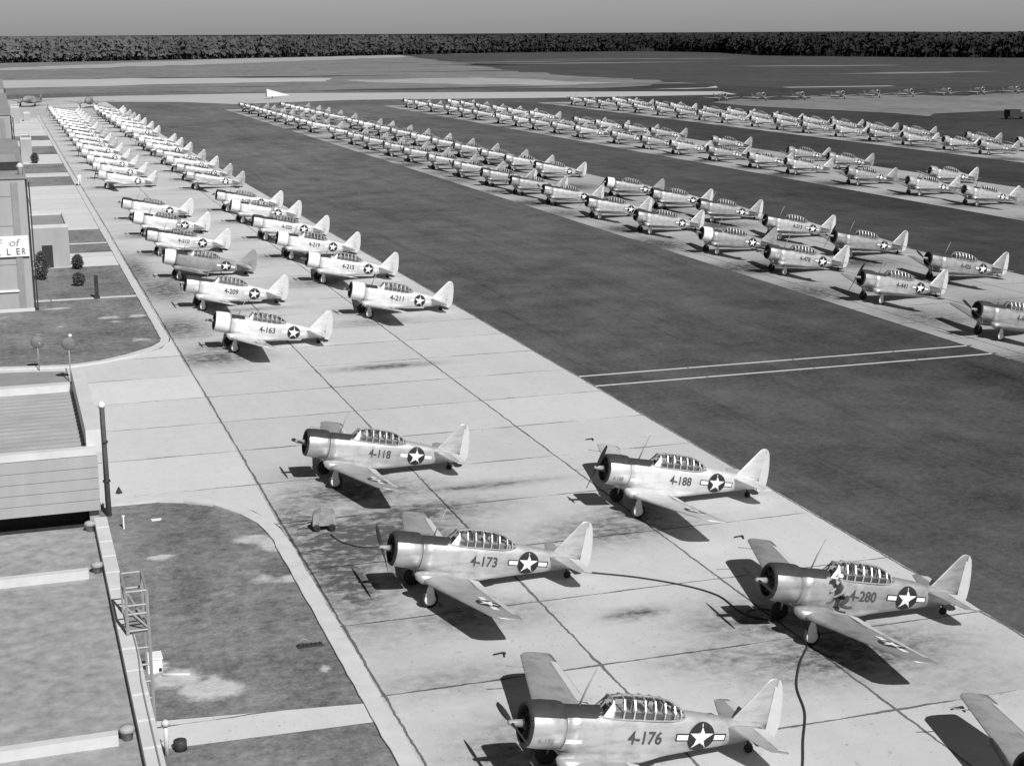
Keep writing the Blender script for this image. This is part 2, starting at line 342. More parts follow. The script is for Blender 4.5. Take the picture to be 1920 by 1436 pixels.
xs = [10.36+i*(33.25-10.36)/48 for i in range(49)]
ys = []; y = 20.0
while y < 530: ys.append(y); y += .5 if y < 150 else 1.0 if y < 260 else 4
grid_sheet('apron', xs, ys, .012, MT['apron'], stain_at)
# the paved bay between the lawns, and the parking strips across the grass
sheet('paved_yard', [(-14, 66), (3.0, 69.4), (5.6, 69.6), (8.1, 68.3), (9.6, 66.2), (10.36, 63.5), (10.36, 108), (10.2, 107), (9.4, 104.8), (7.2, 102.6), (5.2, 101.2), (3.1, 100.5), (1, 101), (-14, 104)], .012, MT['conc'])
for i, (x0, x1, y0, y1) in enumerate(((61.6, 84.4, -10, 445), (108.8, 131.6, 10, 448), (157.2, 180.0, 40, 448))):
    st_ = []  # dark blobs along the rows paint the parked planes' shade into the concrete
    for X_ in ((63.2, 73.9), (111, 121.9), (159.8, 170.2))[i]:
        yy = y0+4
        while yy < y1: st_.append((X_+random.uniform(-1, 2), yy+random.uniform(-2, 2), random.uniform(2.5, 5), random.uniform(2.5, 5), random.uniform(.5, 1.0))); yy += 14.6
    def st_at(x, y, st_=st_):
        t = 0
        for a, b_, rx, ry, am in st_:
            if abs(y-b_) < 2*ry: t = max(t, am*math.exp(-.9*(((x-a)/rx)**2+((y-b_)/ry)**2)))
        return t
    gy = []; yy = y0
    while yy < y1: gy.append(yy); yy += 1.5
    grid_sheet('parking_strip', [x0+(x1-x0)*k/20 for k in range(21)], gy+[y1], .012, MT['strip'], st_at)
for y in (84.2, 87.0): sheet('path', [(33.2, y-.13), (62, y-.13), (62, y+.13), (33.2, y+.13)], .012, MT['conc'])
# lawns beside the buildings
lawn = [[(1.5, 20), (10.0, 20), (10.0, 43.2), (3.0, 43.5)], [(3.0, 45.6), (9.8, 44.6), (9.7, 62.5), (9.3, 65.0), (8.0, 67.6), (5.6, 68.9), (3.0, 68.8), (-6, 60)],
        [(-14, 104.6), (1, 101.6), (3.1, 101.1), (5.2, 101.8), (7.0, 103.2), (8.9, 105.4), (9.7, 107.2), (9.7, 127.0), (-14, 126)],
        [(-14, 128), (9.7, 128), (9.7, 145.8), (-14, 145.8)], [(4, 155.5), (9.7, 155.5), (9.7, 162), (4, 162)], [(4, 163), (9.7, 163), (9.7, 174.5), (4, 174.5)],
        [(-5, 228), (9.7, 228), (9.7, 243), (-5, 243)], [(-5, 250), (9.7, 250), (9.7, 268), (-5, 268)], [(-5, 290), (9.7, 290), (9.7, 312), (-5, 312)], [(-5, 330), (9.7, 330), (9.7, 345), (-5, 345)]]
bare = [(9.7, 61.2, .8, 1.2, 1.1), (9.0, 62.3, 1.0, .8, 1), (8.6, 57.2, .7, .8, .8), (9.7, 56.9, .9, .7, 1.1), (5.0, 61.2, .8, .5, 1), (4.2, 48.6, 1.0, 1.0, 1.2), (5.2, 47.4, 1.4, .9, 1.2), (3.6, 49.9, .6, .6, 1.1), (9.1, 47.8, .3, .5, .9), (5.6, 48.3, .4, .4, 1.0),
        (6.0, 53, 2, .5, .45), (7.5, 56, 1.6, .8, .45), (6.5, 58.5, 1.5, .7, .4), (4.5, 57, .5, 2.5, .45), (6.8, 118.2, .9, .7, 1.2), (9.0, 118.2, 1.1, .6, 1.3), (7.4, 116, 1.4, .5, 1.0), (8.2, 108.5, 1.0, .8, .9), (9.1, 107.8, .7, .6, .9), (3.2, 123.5, 1.3, .8, 1.0), (1.6, 113, .8, 1.8, .55), (3.2, 115.5, .7, 1.4, .55), (4.0, 110, 3, 1.5, .35), (6.4, 131, 2, 1.2, .4)]
def bare_at(x, y): return max([am*math.exp(-1.1*(((x-a)/rx)**2+((y-b_)/ry)**2)) for a, b_, rx, ry, am in bare]+[0])
def inside(x, y, P):
    c = False
    for i in range(len(P)):
        (xa, ya), (xb, yb) = P[i-1], P[i]
        if (ya > y) != (yb > y) and x < (xb-xa)*(y-ya)/(yb-ya)+xa: c = not c
    return c
for k, pl in enumerate(lawn):
    o = sheet('lawn', pl, .02, MT['lawn'])
    if k in (0, 1, 2, 3):
        bm = bmesh.new(); bm.from_mesh(o.data)
        ys_ = [p[1] for p in pl]; y0_, y1_ = max(min(ys_), 30), max(ys_); st = .45 if k < 2 else .8
        for i in range(1, int((y1_-y0_)/st)): bmesh.ops.bisect_plane(bm, geom=bm.verts[:]+bm.edges[:]+bm.faces[:], plane_co=(0, y0_+i*st, 0), plane_no=(0, 1, 0))
        for i in range(0, int(11/st)): bmesh.ops.bisect_plane(bm, geom=bm.verts[:]+bm.edges[:]+bm.faces[:], plane_co=(-.8+i*st, 0, 0), plane_no=(1, 0, 0))
        bm.to_mesh(o.data); bm.free(); at = o.data.attributes.new('stain', 'FLOAT', 'POINT'); at.data.foreach_set('value', [bare_at(v.co.x, v.co.y) for v in o.data.vertices])
sheet('path', [(2.5, 43.5), (10.0, 43.2), (10.0, 44.6), (2.5, 45.6)], .03, MT['conc'])
sheet('path', [(-14, 127), (9.7, 127), (9.7, 128), (-14, 128)], .03, MT['conc'])
sheet('paved_yard', [(-14, 145.8), (9.7, 145.8), (9.7, 155.5), (-14, 155.5)], .012, MT['conc'])
sheet('paved_yard', [(-14, 174.5), (9.7, 174.5), (9.7, 228), (-14, 228)], .012, MT['conc'])
sheet('path', [(4, 162), (9.7, 162), (9.7, 163), (4, 163)], .03, MT['conc'])
for a, b_ in ((243, 250), (268, 290), (312, 330), (345, 440)): sheet('paved_yard', [(-5, a), (9.7, a), (9.7, b_), (-5, b_)], .012, MT['conc'])
sheet('paved_yard', [(-40, 405), (33, 430), (31, 470), (-40, 520)], .016, MT['runway'])
sheet('paved_yard', [(-14, 86), (2.9, 86), (2.9, 99.5), (1, 100), (-14, 102.5)], .02, MT['walld'])
# kerb along the apron, following the lawn corners
kb = MB()
def kerb(pts, w=.36, z=.11):
    P = [Vector((x, y, 0)) for x, y in pts]; rings = []
    for i, q in enumerate(P):
        t = (P[min(i+1, len(P)-1)]-P[max(i-1, 0)]).normalized(); n = Vector((-t.y, t.x, 0))
        ww = w*(1+.09*random.uniform(-1, 1))
        rings.append([q+n*ww, q+n*ww+Vector((0, 0, z)), q-n*ww+Vector((0, 0, z)), q-n*ww])
    kb.loft(rings, 0, False)
def seg(x, y0, y1, st=.8):
    n = max(2, int((y1-y0)/st)); return [(x+random.uniform(-.012, .012), y0+(y1-y0)*i/n) for i in range(n+1)]
kerb(seg(10.02, 20, 61.5)+[(9.95, 62.8), (9.75, 64.2), (9.2, 65.8), (8.2, 67.6), (6.9, 68.7), (5.6, 69.25), (3.2, 69.3)], .31)
kerb([(-14, 104.1), (1, 101.2), (3.1, 100.8), (5.2, 101.5), (7.1, 102.9), (9.0, 105.0), (9.8, 106.6)]+seg(10.0, 108, 226), .30)
kerb(seg(10.0, 229, 430, 5), .28)
tag(kb.build('kerb', MT['coping']), kind='structure')

# ---------------------------------------------------------------- aircraft geometry (level frame: x aft of the propeller, l to the plane's left, z up from the thrust line)
TH = R(11.5); cT, sT = math.cos(TH), math.sin(TH); HZ = 2.12
def G(p):
    x = p[0] if p[0] < 1.5 else 1.5+(p[0]-1.5)*.965
    return (x*cT+p[2]*sT, -p[1], -x*sT+p[2]*cT+HZ)
ST = [(.34, .55, .55, -.55, 2), (.36, .61, .61, -.61, 2), (.44, .66, .66, -.66, 2), (.8, .69, .69, -.69, 2), (1.30, .69, .69, -.69, 2), (1.42, .665, .665, -.665, 2),
      (1.46, .60, .60, -.70, 2.1), (1.9, .57, .60, -.84, 2.2), (2.6, .56, .61, -.92, 2.3), (3.4, .54, .61, -.95, 2.35), (4.2, .50, .61, -.92, 2.35), (4.8, .46, .62, -.82, 2.3), (5.35, .42, .63, -.70, 2.25),
      (6.0, .36, .58, -.57, 2.2), (6.7, .29, .51, -.44, 2.15), (7.4, .20, .44, -.31, 2.1), (8.0, .11, .38, -.2, 2), (8.3, .05, .33, -.12, 2)]
def sect(x):
    for a, b_ in zip(ST, ST[1:]):
        if a[0] <= x <= b_[0]:
            t = (x-a[0])/(b_[0]-a[0]); return [a[i]+(b_[i]-a[i])*t for i in range(1, 5)]
    return list(ST[0][1:]) if x < ST[0][0] else list(ST[-1][1:])
def ring(x, n, off=0, a0=0, a1=2*math.pi, closed=True):
    hw, tp, bt, e = sect(x); mid = (tp+bt)/2 if x > 1.43 else 0; mid = mid+.06*(x > 1.5); out = []
    cnt = n if closed else n+1
    for k in range(cnt):
        a = a0+(a1-a0)*k/n; c, s_ = math.cos(a), math.sin(a)
        h = (tp-mid if s_ > 0 else mid-bt)+off; w = hw+off
        out.append((x, w*math.copysign(abs(c)**(2/e), c), mid+h*math.copysign(abs(s_)**(2/e), s_)))
    return out
def side_l(x, z, off):
    hw, tp, bt, e = sect(x); mid = (tp+bt)/2+.06 if x > 1.43 else 0; h = (tp-mid if z > mid else mid-bt)
    q = min(1, abs(z-mid)/h); return hw*(max(0, 1-q**e))**(1/e)+off
def airfoil(c0, c1, th, zc, l, n=7, axis='l'):
    """closed ring of an aerofoil between x=c0 and x=c1"""
    ts = [0, .015, .06, .16, .34, .6, .85, 1.0][:n+1]; ch = c1-c0; up_ = []; lo = []
    for t in ts:
        y_ = 2.6*th*(0.2969*math.sqrt(t)-.126*t-.3516*t*t+.2843*t**3-.1015*t**4)*ch*1.9
        up_.append((c0+ch*t, y_)); lo.append((c0+ch*t, -y_*.72))
    r_ = up_+lo[1:-1][::-1]
    return [(x, l, zc+h) if axis == 'l' else (x, h*1.0, l) for x, h in r_]
def lerp(a, b_, t): return a+(b_-a)*t
def wing_plan(l):
    if l < 1.42: LE, TE, th = 1.50, 3.92, .15
    else: t = (l-1.42)/(6.15-1.42); LE, TE, th = lerp(1.50, 2.46, t), lerp(3.92, 3.66, t), lerp(.15, .11, t)
    return LE, TE, th, -.80+max(0, l-1.42)*math.tan(R(6.4))
def make_wing(sg, n=7):
    mb = MB(); rings = []
    for l in (0, .55, 1.0, 1.42, 1.5, 2.6, 3.8, 5.0, 5.8, 6.1):
        LE, TE, th, z = wing_plan(l); rings.append(airfoil(LE, TE, th, z, l, n))
    for l, a, b_, th in ((6.28, .12, .05, .10), (6.36, .32, .12, .075), (6.40, .55, .25, .04)):
        LE, TE, _, z = wing_plan(6.1); rings.append(airfoil(LE+a+.05, TE-.0-b_*.4, th, z+.02, l, n))
    mb.loft([[(x, sg*l, z) for x, l, z in r_] for r_ in rings], 0, True)
    return mb
def upper_patch(mb, pts, m, off=.008):
    """polygon (x,l) laid on the wing's upper skin, fan about its centre"""
    def zt(x, l):
        LE, TE, th, z = wing_plan(abs(l)); t = max(.001, min(.999, (x-LE)/(TE-LE)))
        return z+2.6*th*(0.2969*math.sqrt(t)-.126*t-.3516*t*t+.2843*t**3-.1015*t**4)*(TE-LE)*1.9+off
    cx = sum(p[0] for p in pts)/len(pts); cl = sum(p[1] for p in pts)/len(pts); n = len(pts); K = 4; vs = []
    for k in range(K+1):
        for x, l in pts: X_ = lerp(cx, x, k/K); L_ = lerp(cl, l, k/K); vs.append((X_, L_, zt(X_, L_)))
    fs = [(k*n+i, k*n+(i+1) % n, (k+1)*n+(i+1) % n, (k+1)*n+i) for k in range(K) for i in range(n)]
    mb.add(vs, fs, m)
def side_patch(mb, pts, m, off, cen=None, sg=1, K=3):
    cx, cz = cen or (sum(p[0] for p in pts)/len(pts), sum(p[1] for p in pts)/len(pts)); n = len(pts); vs = []
    for k in range(K+1):
        for x, z in pts:
            X_ = lerp(cx, x, k/K); Z_ = lerp(cz, z, k/K); vs.append((X_, sg*side_l(X_, Z_, off), Z_))
    fs = [(k*n+i, k*n+(i+1) % n, (k+1)*n+(i+1) % n, (k+1)*n+i) for k in range(K) for i in range(n)]
    mb.add(vs, fs, m)
def star_pts(cx, cz, r, rot=0, up_=True):
    return [(cx+(r if k % 2 == 0 else r*.382)*math.sin(math.pi*k/5+rot), cz+(r if k % 2 == 0 else r*.382)*math.cos(math.pi*k/5+rot)) for k in range(10)]
def circ(cx, cz, r, n=28): return [(cx+r*math.cos(2*math.pi*k/n), cz+r*math.sin(2*math.pi*k/n)) for k in range(n)]
def rect(x0, x1, z0, z1):
    return [(x0, z0), ((x0+x1)/2, z0), (x1, z0), (x1, (z0+z1)/2), (x1, z1), ((x0+x1)/2, z1), (x0, z1), (x0, (z0+z1)/2)]
def text_mesh(txt, size, bold=.0):
    c = bpy.data.curves.new('t', 'FONT'); c.body = txt; c.size = size; c.offset = bold; c.align_x = 'CENTER'; c.resolution_u = 3
    o = bpy.data.objects.new('t', c); COL.objects.link(o); dg = bpy.context.evaluated_depsgraph_get(); dg.update()
    me = bpy.data.meshes.new_from_object(o.evaluated_get(dg)); vs = [tuple(v.co) for v in me.vertices]; fs = [tuple(p.vertices) for p in me.polygons]
    bpy.data.objects.remove(o); bpy.data.curves.remove(c); bpy.data.meshes.remove(me); return vs, fs
def number_mesh(name, txt, cx, cz, h, wd, mat, bold=.008):
    vs, fs = text_mesh(txt, 1.0, bold); x0 = min(v[0] for v in vs); x1 = max(v[0] for v in vs); y1 = max(v[1] for v in vs)
    mb = MB(); out = []
    for v in vs:
        x = cx+((v[0]-x0)/(x1-x0)-.5)*wd; z = cz+(v[1]/y1-.5)*h; out.append((x, side_l(x, z, .012), z))
    mb.add(out, fs); return mb.mesh(name, mat, G)
# --- part meshes (shared)
PM = {}
def P_(key, mb, mats): PM[key] = mb.mesh(key, mats, G)
for nm, n in (('fuselage', 28), ('fuselage_lo', 12)):
    mb = MB(); sts = [s_[0] for s_ in ST if s_[0] >= 1.46]
    if n > 20: sts = sorted(set(sts+[2.2, 3.0, 3.8, 4.5, 5.1, 5.7, 6.35, 7.05, 7.7]))
    mb.loft([ring(x, n) for x in sts], 0, True); P_(nm, mb, MT['silver'])
for nm, n in (('engine_cowling', 32), ('cowl_lo', 12)):
    mb = MB(); rr = [ring(x, n) for x in (.34, .36, .44, .8, 1.3, 1.42)]
    inner = [[(x, r_*math.cos(2*math.pi*k/n), r_*math.sin(2*math.pi*k/n)) for k in range(n)] for x, r_ in ((.8, .52), (.5, .53), (.36, .53))]
    tail = [[(x, r_*math.cos(2*math.pi*k/n), r_*math.sin(2*math.pi*k/n)) for k in range(n)] for x, r_ in ((1.42, .60), (1.3, .5))]
    mb.loft(inner+rr[:3], 1, True, False); mb.loft(rr[2:]+tail, 0, True, False); P_(nm, mb, [MT['silver'], MT['engine']])
mb = MB(); mb.lathe([(.55, .5), (.56, .18), (.40, .17), (.30, .10)], 20, 0, 'x', cap=True)
for k in range(9):
    a = 2*math.pi*k/9+.2; c_, s_ = math.cos(a), math.sin(a); mb.tube([(.52, .16*c_, .16*s_), (.52, .47*c_, .47*s_)], .075, 8)
P_('engine', mb, MT['engine'])
# anti-glare panel over cowl and nose decking
mb = MB()
def deck(xs_, a, off, flat=None):
    rings = [ring(x, 10, off, a, math.pi-a, False) for x in xs_]; n = 11
    vs = [p_ for r_ in rings for p_ in r_]; fs = [(i*n+k, i*n+k+1, (i+1)*n+k+1, (i+1)*n+k) for i in range(len(rings)-1) for k in range(n-1)]
    mb.add(vs, fs, 0, True)
deck((.34, .36, .44, .8, 1.3, 1.42), R(38), .006); deck((1.46, 1.7, 2.0, 2.4), R(44), .006)
# wedge that closes at the windscreen foot
rings = [ring(x, 10, .006, R(a), math.pi-R(a), False) for x, a in ((2.4, 44), (2.7, 58), (2.95, 78))]
mb.add([p_ for r_ in rings for p_ in r_], [(i*11+k, i*11+k+1, (i+1)*11+k+1, (i+1)*11+k) for i in range(2) for k in range(10)], 0, True)
P_('anti_glare_panel', mb, MT['dark'])
mb = MB(); deck((1.46, 1.7, 2.0, 2.4), R(44), .006); P_('deck_panel', mb, MT['dark'])
for sg, nm in ((1, 'wing_l'), (-1, 'wing_r')):
    P_(nm, make_wing(sg), MT['wing']); P_(nm+'_lo', make_wing(sg, 5), MT['wing'])
    mb = MB()   # aileron and flap skins sit proud of the trailing edge
    for l0, l1 in ((.75, 3.1), (3.2, 5.75)):
        pts = []
        for l in (l0, (l0+l1)/2, l1): LE, TE, _, _ = wing_plan(l); pts.append((lerp(LE, TE, .79), sg*l))
        for l in (l1, (l0+l1)/2, l0): LE, TE, _, _ = wing_plan(l); pts.append((lerp(LE, TE, .985), sg*l))
        upper_patch(mb, pts, 0, .010)
    P_('aileron', mb, MT['rudder']) if sg == 1 else P_('aileron_r', mb, MT['rudder'])
# wing-root fairing with the wheel-well bulge
for sg, nm in ((1, 'fair_l'), (-1, 'fair_r')):
    mb = MB(); rings = []
    for x, l, z, r_ in ((1.22, .78, -.70, .05), (1.30, .80, -.74, .20), (1.50, .82, -.79, .32), (1.9, .80, -.80, .36), (2.5, .68, -.78, .30), (3.3, .55, -.74, .24), (4.1, .46, -.70, .16), (4.9, .36, -.58, .06)):
        rings.append([(x, sg*(l+r_*math.cos(a)*1.05), z+r_*.72*math.sin(a)) for a in [2*math.pi*k/12 for k in range(12)]])
    mb.loft(rings, 0, True); P_(nm, mb, MT['silver'])
# tail
for sg, nm in ((1, 'stab_l'), (-1, 'stab_r')):
    mb = MB(); rings = []
    for l, a, b_, th in ((.0, 6.85, 8.12, .09), (.3, 6.92, 8.12, .09), (1.0, 7.16, 8.12, .085), (1.65, 7.40, 8.12, .08), (1.85, 7.50, 8.10, .07), (1.97, 7.70, 8.05, .03)):
        rings.append([(x, sg*l_, z) for x, l_, z in airfoil(a, b_, th, .26, l)])
    mb.loft(rings, 0, True); P_(nm, mb, MT['wing'])
    mb = MB(); h = .012
    pts = [(7.76, sg*.25), (7.80, sg*1.72), (8.15, sg*1.76), (8.17, sg*.32)]
    mb.add([(x, l, .26+.035) for x, l in pts]+[(x, l, .26-.03) for x, l in pts], [(0, 1, 2, 3), (7, 6, 5, 4), (0, 4, 5, 1), (1, 5, 6, 2), (2, 6, 7, 3), (3, 7, 4, 0)])
    P_('elevator' + ('' if sg == 1 else '_r'), mb, MT['rudder'])
mb = MB(); rings = [airfoil(a, b_, th, 0, z, axis='z') for z, a, b_, th in ((.25, 6.95, 8.62, .09), (.45, 7.12, 8.62, .09), (.9, 7.48, 8.60, .09), (1.3, 7.80, 8.56, .095), (1.55, 8.0, 8.54, .10), (1.70, 8.14, 8.48, .09), (1.78, 8.26, 8.44, .05))]
mb.loft(rings, 0, True); P_('fin', mb, MT['silver'])
mb = MB()
pr = [(8.34, -.22), (8.54, -.24), (8.70, -.12), (8.80, .15), (8.80, .55), (8.75, 1.0), (8.68, 1.35), (8.61, 1.58), (8.52, 1.72), (8.43, 1.77), (8.43, 1.52), (8.36, 1.50)]
c_ = (8.45, .8); vs = []
for sg in (1, -1):
    for x, z in pr: vs.append((x, sg*(.045 if x < 8.45 else .012), z))
n = len(pr); mb.add(vs+[(8.47, .042, .8), (8.47, -.042, .8)], [(i, (i+1) % n, 2*n) for i in range(n)]+[(n+(i+1) % n, n+i, 2*n+1) for i in range(n)]+[(i, n+i, n+(i+1) % n, (i+1) % n) for i in range(n)])
P_('rudder', mb, MT['rudder'])
# canopy
CS = [(2.60, .38, .04, .44), (2.90, .41, .29, .43), (3.3, .42, .33, .43), (3.85, .42, .33, .43), (4.4, .41, .315, .43), (4.85, .39, .265, .44), (5.15, .35, .17, .46), (5.38, .26, .07, .50)]
def cring(x, w, h, z0, k=1.0):
    H_ = h*1.75
    return [(x, -w*k, z0), (x, -w*.97*k, z0+H_*.5*k), (x, -w*.62*k, z0+H_*.9*k), (x, 0, z0+H_*k), (x, w*.62*k, z0+H_*.9*k), (x, w*.97*k, z0+H_*.5*k), (x, w*k, z0)]
mb = MB(); rs = [cring(*c__) for c__ in CS]
mb.add([p_ for r_ in rs for p_ in r_], [(i*7+k, i*7+k+1, (i+1)*7+k+1, (i+1)*7+k) for i in range(len(rs)-1) for k in range(6)], 0)
P_('canopy', mb, MT['glass'])
mb = MB()
def ci(x):
    for a, b_ in zip(CS, CS[1:]):
        if a[0] <= x <= b_[0]:
            t = (x-a[0])/(b_[0]-a[0]); return [lerp(a[i], b_[i], t) for i in range(4)]
for x in (2.92, 3.26, 3.60, 3.94, 4.28, 4.62, 4.96, 5.2): mb.tube(cring(*ci(x), k=1.015), .033, 5, 0, False)
for k in (0, 3, 6):
    mb.tube([cring(*c__, k=1.015)[k] for c__ in CS], .020 if k in (1, 5) else .028, 5, 0, False)
P_('canopy_frame', mb, MT['silver'])
mb = MB(); mb.add([(2.60, .40, .47), (2.94, .44, .46), (2.94, .43, .74), (2.92, .30, .93)], [(0, 1, 2, 3)], 0); P_('quarter_glare', mb, MT['white'])  # bright reflection off the quarter pane, painted as a white panel
mb = MB(); mb.box(2.8, 5.05, -.33, .33, .44, .60)
for x in (3.55, 4.55): mb.box(x, x+.10, -.18, .18, .55, .86); mb.box(x-.55, x-.45, -.2, .2, .55, .72)
mb.tube([(4.25, -.26, .5), (4.3, -.16, .90), (4.3, .16, .90), (4.25, .26, .5)], .03, 5)
P_('cockpit', mb, MT['black'])
# propeller (two blades; the object is turned about the shaft)
def prop_mesh(name, ang):
    mb = MB()
    for sg in (1, -1):
        rings = []
        for r_, w, tw, t in ((.10, .05, 70, .05), (.22, .06, 60, .045), (.40, .08, 48, .03), (.70, .095, 36, .022), (1.0, .09, 27, .018), (1.22, .07, 22, .013), (1.33, .06, 20, .01), (1.37, .02, 20, .006)):
            rr = []
            for k in range(8):
                a = 2*math.pi*k/8; u = w*math.cos(a); v_ = t*math.sin(a); tt = R(tw)
                x = u*math.sin(tt)+v_*math.cos(tt); y_ = (u*math.cos(tt)-v_*math.sin(tt)); z = r_
                rr.append((x, sg*y_, sg*z))
            rings.append(rr)
        mb.loft(rings, 0, True)
    mb.lathe([(-.12, .03), (-.10, .065), (-.04, .085), (.10, .10), (.3, .12)], 12, 1, 'x', cap=True)
    ca, sa = math.cos(ang), math.sin(ang)
    return mb.mesh(name, [MT['blade'], MT['steel']], lambda p_: G((p_[0], p_[1]*ca-p_[2]*sa, p_[1]*sa+p_[2]*ca)))
PR = [prop_mesh('propeller', R(a)) for a in (70, 90, 100, 125, 150, 20)]
# landing gear straight in ground coordinates (x, l, z above ground)
def Gg(p): return (p[0], -p[1], p[2])
def gear_mesh(sg):
    a = MB(); a.lathe([(-.09, .20), (-.085, .30), (-.04, .34), (.04, .34), (.085, .30), (.09, .20)], 20, 0, 'y', (1.48, sg*1.28, .34), cap=True)
    w = a.mesh('tyre', MT['tyre'], Gg)
    a = MB(); a.lathe([(sg*.085, .235), (sg*.115, .20), (sg*.13, .10), (sg*.13, .02)], 20, 0, 'y', (1.48, sg*1.28, .34), cap=True)
    cv = a.mesh('wheel_cover', MT['white'], Gg)
    a = MB(); a.tube([(1.78, sg*1.20, 1.02), (1.56, sg*1.22, .62), (1.48, sg*1.24, .34)], [.07, .055, .05], 8); st = a.mesh('strut', MT['silver'], Gg)
    a = MB(); y0, y1 = sg*1.36, sg*1.39
    t = [(1.30, .52), (1.66, .50), (1.62, .72), (1.54, .93), (1.46, .95), (1.36, .74)]
    a.add([(x, y0, z) for x, z in t]+[(x, y1, z) for x, z in t], [tuple(range(6)), tuple(range(11, 5, -1))]+[(i, (i+1) % 6, 6+(i+1) % 6, 6+i) for i in range(6)])
    fr_ = a.mesh('gear_door', MT['white'], Gg)
    return w, cv, st, fr_
GL, GR = gear_mesh(1), gear_mesh(-1)
a = MB(); a.lathe([(-.05, .09), (-.04, .14), (.04, .14), (.05, .09)], 14, 0, 'y', (7.45, 0, .14), cap=True); a.tube([(7.45, .07, .14), (7.40, .05, .34), (7.3, 0, .6)], .035, 6); PM['tail_wheel'] = a.mesh('tail_wheel', MT['tyre'], Gg)
# insignia on the fuselage side (disc, star, bars), both sides
def insignia_mesh(border, sides=(1,), K=3, x=5.98, z=-.03, r=.44):
    mb = MB()
    for sg in sides:
        if border:
            side_patch(mb, rect(x-2.02*r, x-.80*r, z-.27*r, z+.27*r), 1, .010, None, sg, K); side_patch(mb, rect(x+.80*r, x+2.02*r, z-.27*r, z+.27*r), 1, .010, None, sg, K)
        side_patch(mb, rect(x-1.92*r, x-.80*r, z-.18*r, z+.18*r), 0, .016, None, sg, K); side_patch(mb, rect(x+.80*r, x+1.92*r, z-.18*r, z+.18*r), 0, .016, None, sg, K)
        side_patch(mb, circ(x, z, r*1.06), 1, .021, (x, z), sg, K); side_patch(mb, star_pts(x, z, r*.98), 0, .027, (x, z), sg, K)
    return mb.mesh('insignia', [MT['star'], MT['blue']], G)
PM['insignia'] = insignia_mesh(True); PM['insignia_plain'] = insignia_mesh(False)
mb = MB(); cx, cl, r_ = 2.95, 4.55, .46
upper_patch(mb, circ(cx, cl, r_*1.05), 1, .012); upper_patch(mb, star_pts(cx, cl, r_*.95), 0, .018)
for s_ in (-1, 1): upper_patch(mb, rect(cx-.13, cx+.13, cl+s_*.44, cl+s_*.92), 0, .012)
PM['wing_insignia'] = mb.mesh('wing_insignia', [MT['star'], MT['blue']], G)
mb = MB(); mb.tube([(1.95, 0, .55), (2.1, 0, 1.15), (2.3, 0, 1.75)], [.032, .026, .018], 6); PM['antenna_mast'] = mb.mesh('antenna_mast', MT['steel'], G)
mb = MB(); mb.tube([(2.6, -5.4, -.36), (2.3, -5.4, -.40), (1.75, -5.4, -.40)], .02, 6); PM['pitot_tube'] = mb.mesh('pitot_tube', MT['steel'], G)
mb = MB(); mb.tube([(1.1, -.62, -.42), (1.5, -.72, -.45), (2.3, -.70, -.42)], [.07, .09, .07], 8); PM['exhaust_pipe'] = mb.mesh('exhaust_pipe', MT['engine'], G)
mb = MB(); mb.add([(x, side_l(x, z_, .01), z_) for x, z_ in ((1.48, -.32), (1.75, -.32), (2.0, -.30), (2.0, -.18), (1.75, -.17), (1.48, -.17))], [(0, 1, 2, 3, 4, 5)]); PM['data_panel'] = mb.mesh('data_panel', MT['white'], G)
mb = MB(); rings = [ring(x, 20, .010) for x in (5.05, 5.35, 5.52)]; mb.loft(rings, 0, True, False); PM['band'] = mb.mesh('fuselage_band', MT['grey'], G)
mb = MB(); rings = [ring(x, 24, .012) for x in (.40, .46, .8, 1.3)]; mb.loft(rings, 0, True, False); PM['white_cowl'] = mb.mesh('cowl_band', MT['white'], G)
# wing tie-down rope at the near tip
mb = MB(); mb.tube([(3.0, 5.9, .98), (2.95, 5.95, .02)], .012, 5); mb.lathe([(0, .09), (.03, .08), (.05, .02)], 8, 0, 'z', (2.95, 5.95, 0), cap=True); PM['tie_down'] = mb.mesh('tie_down_rope', MT['hose'], Gg)

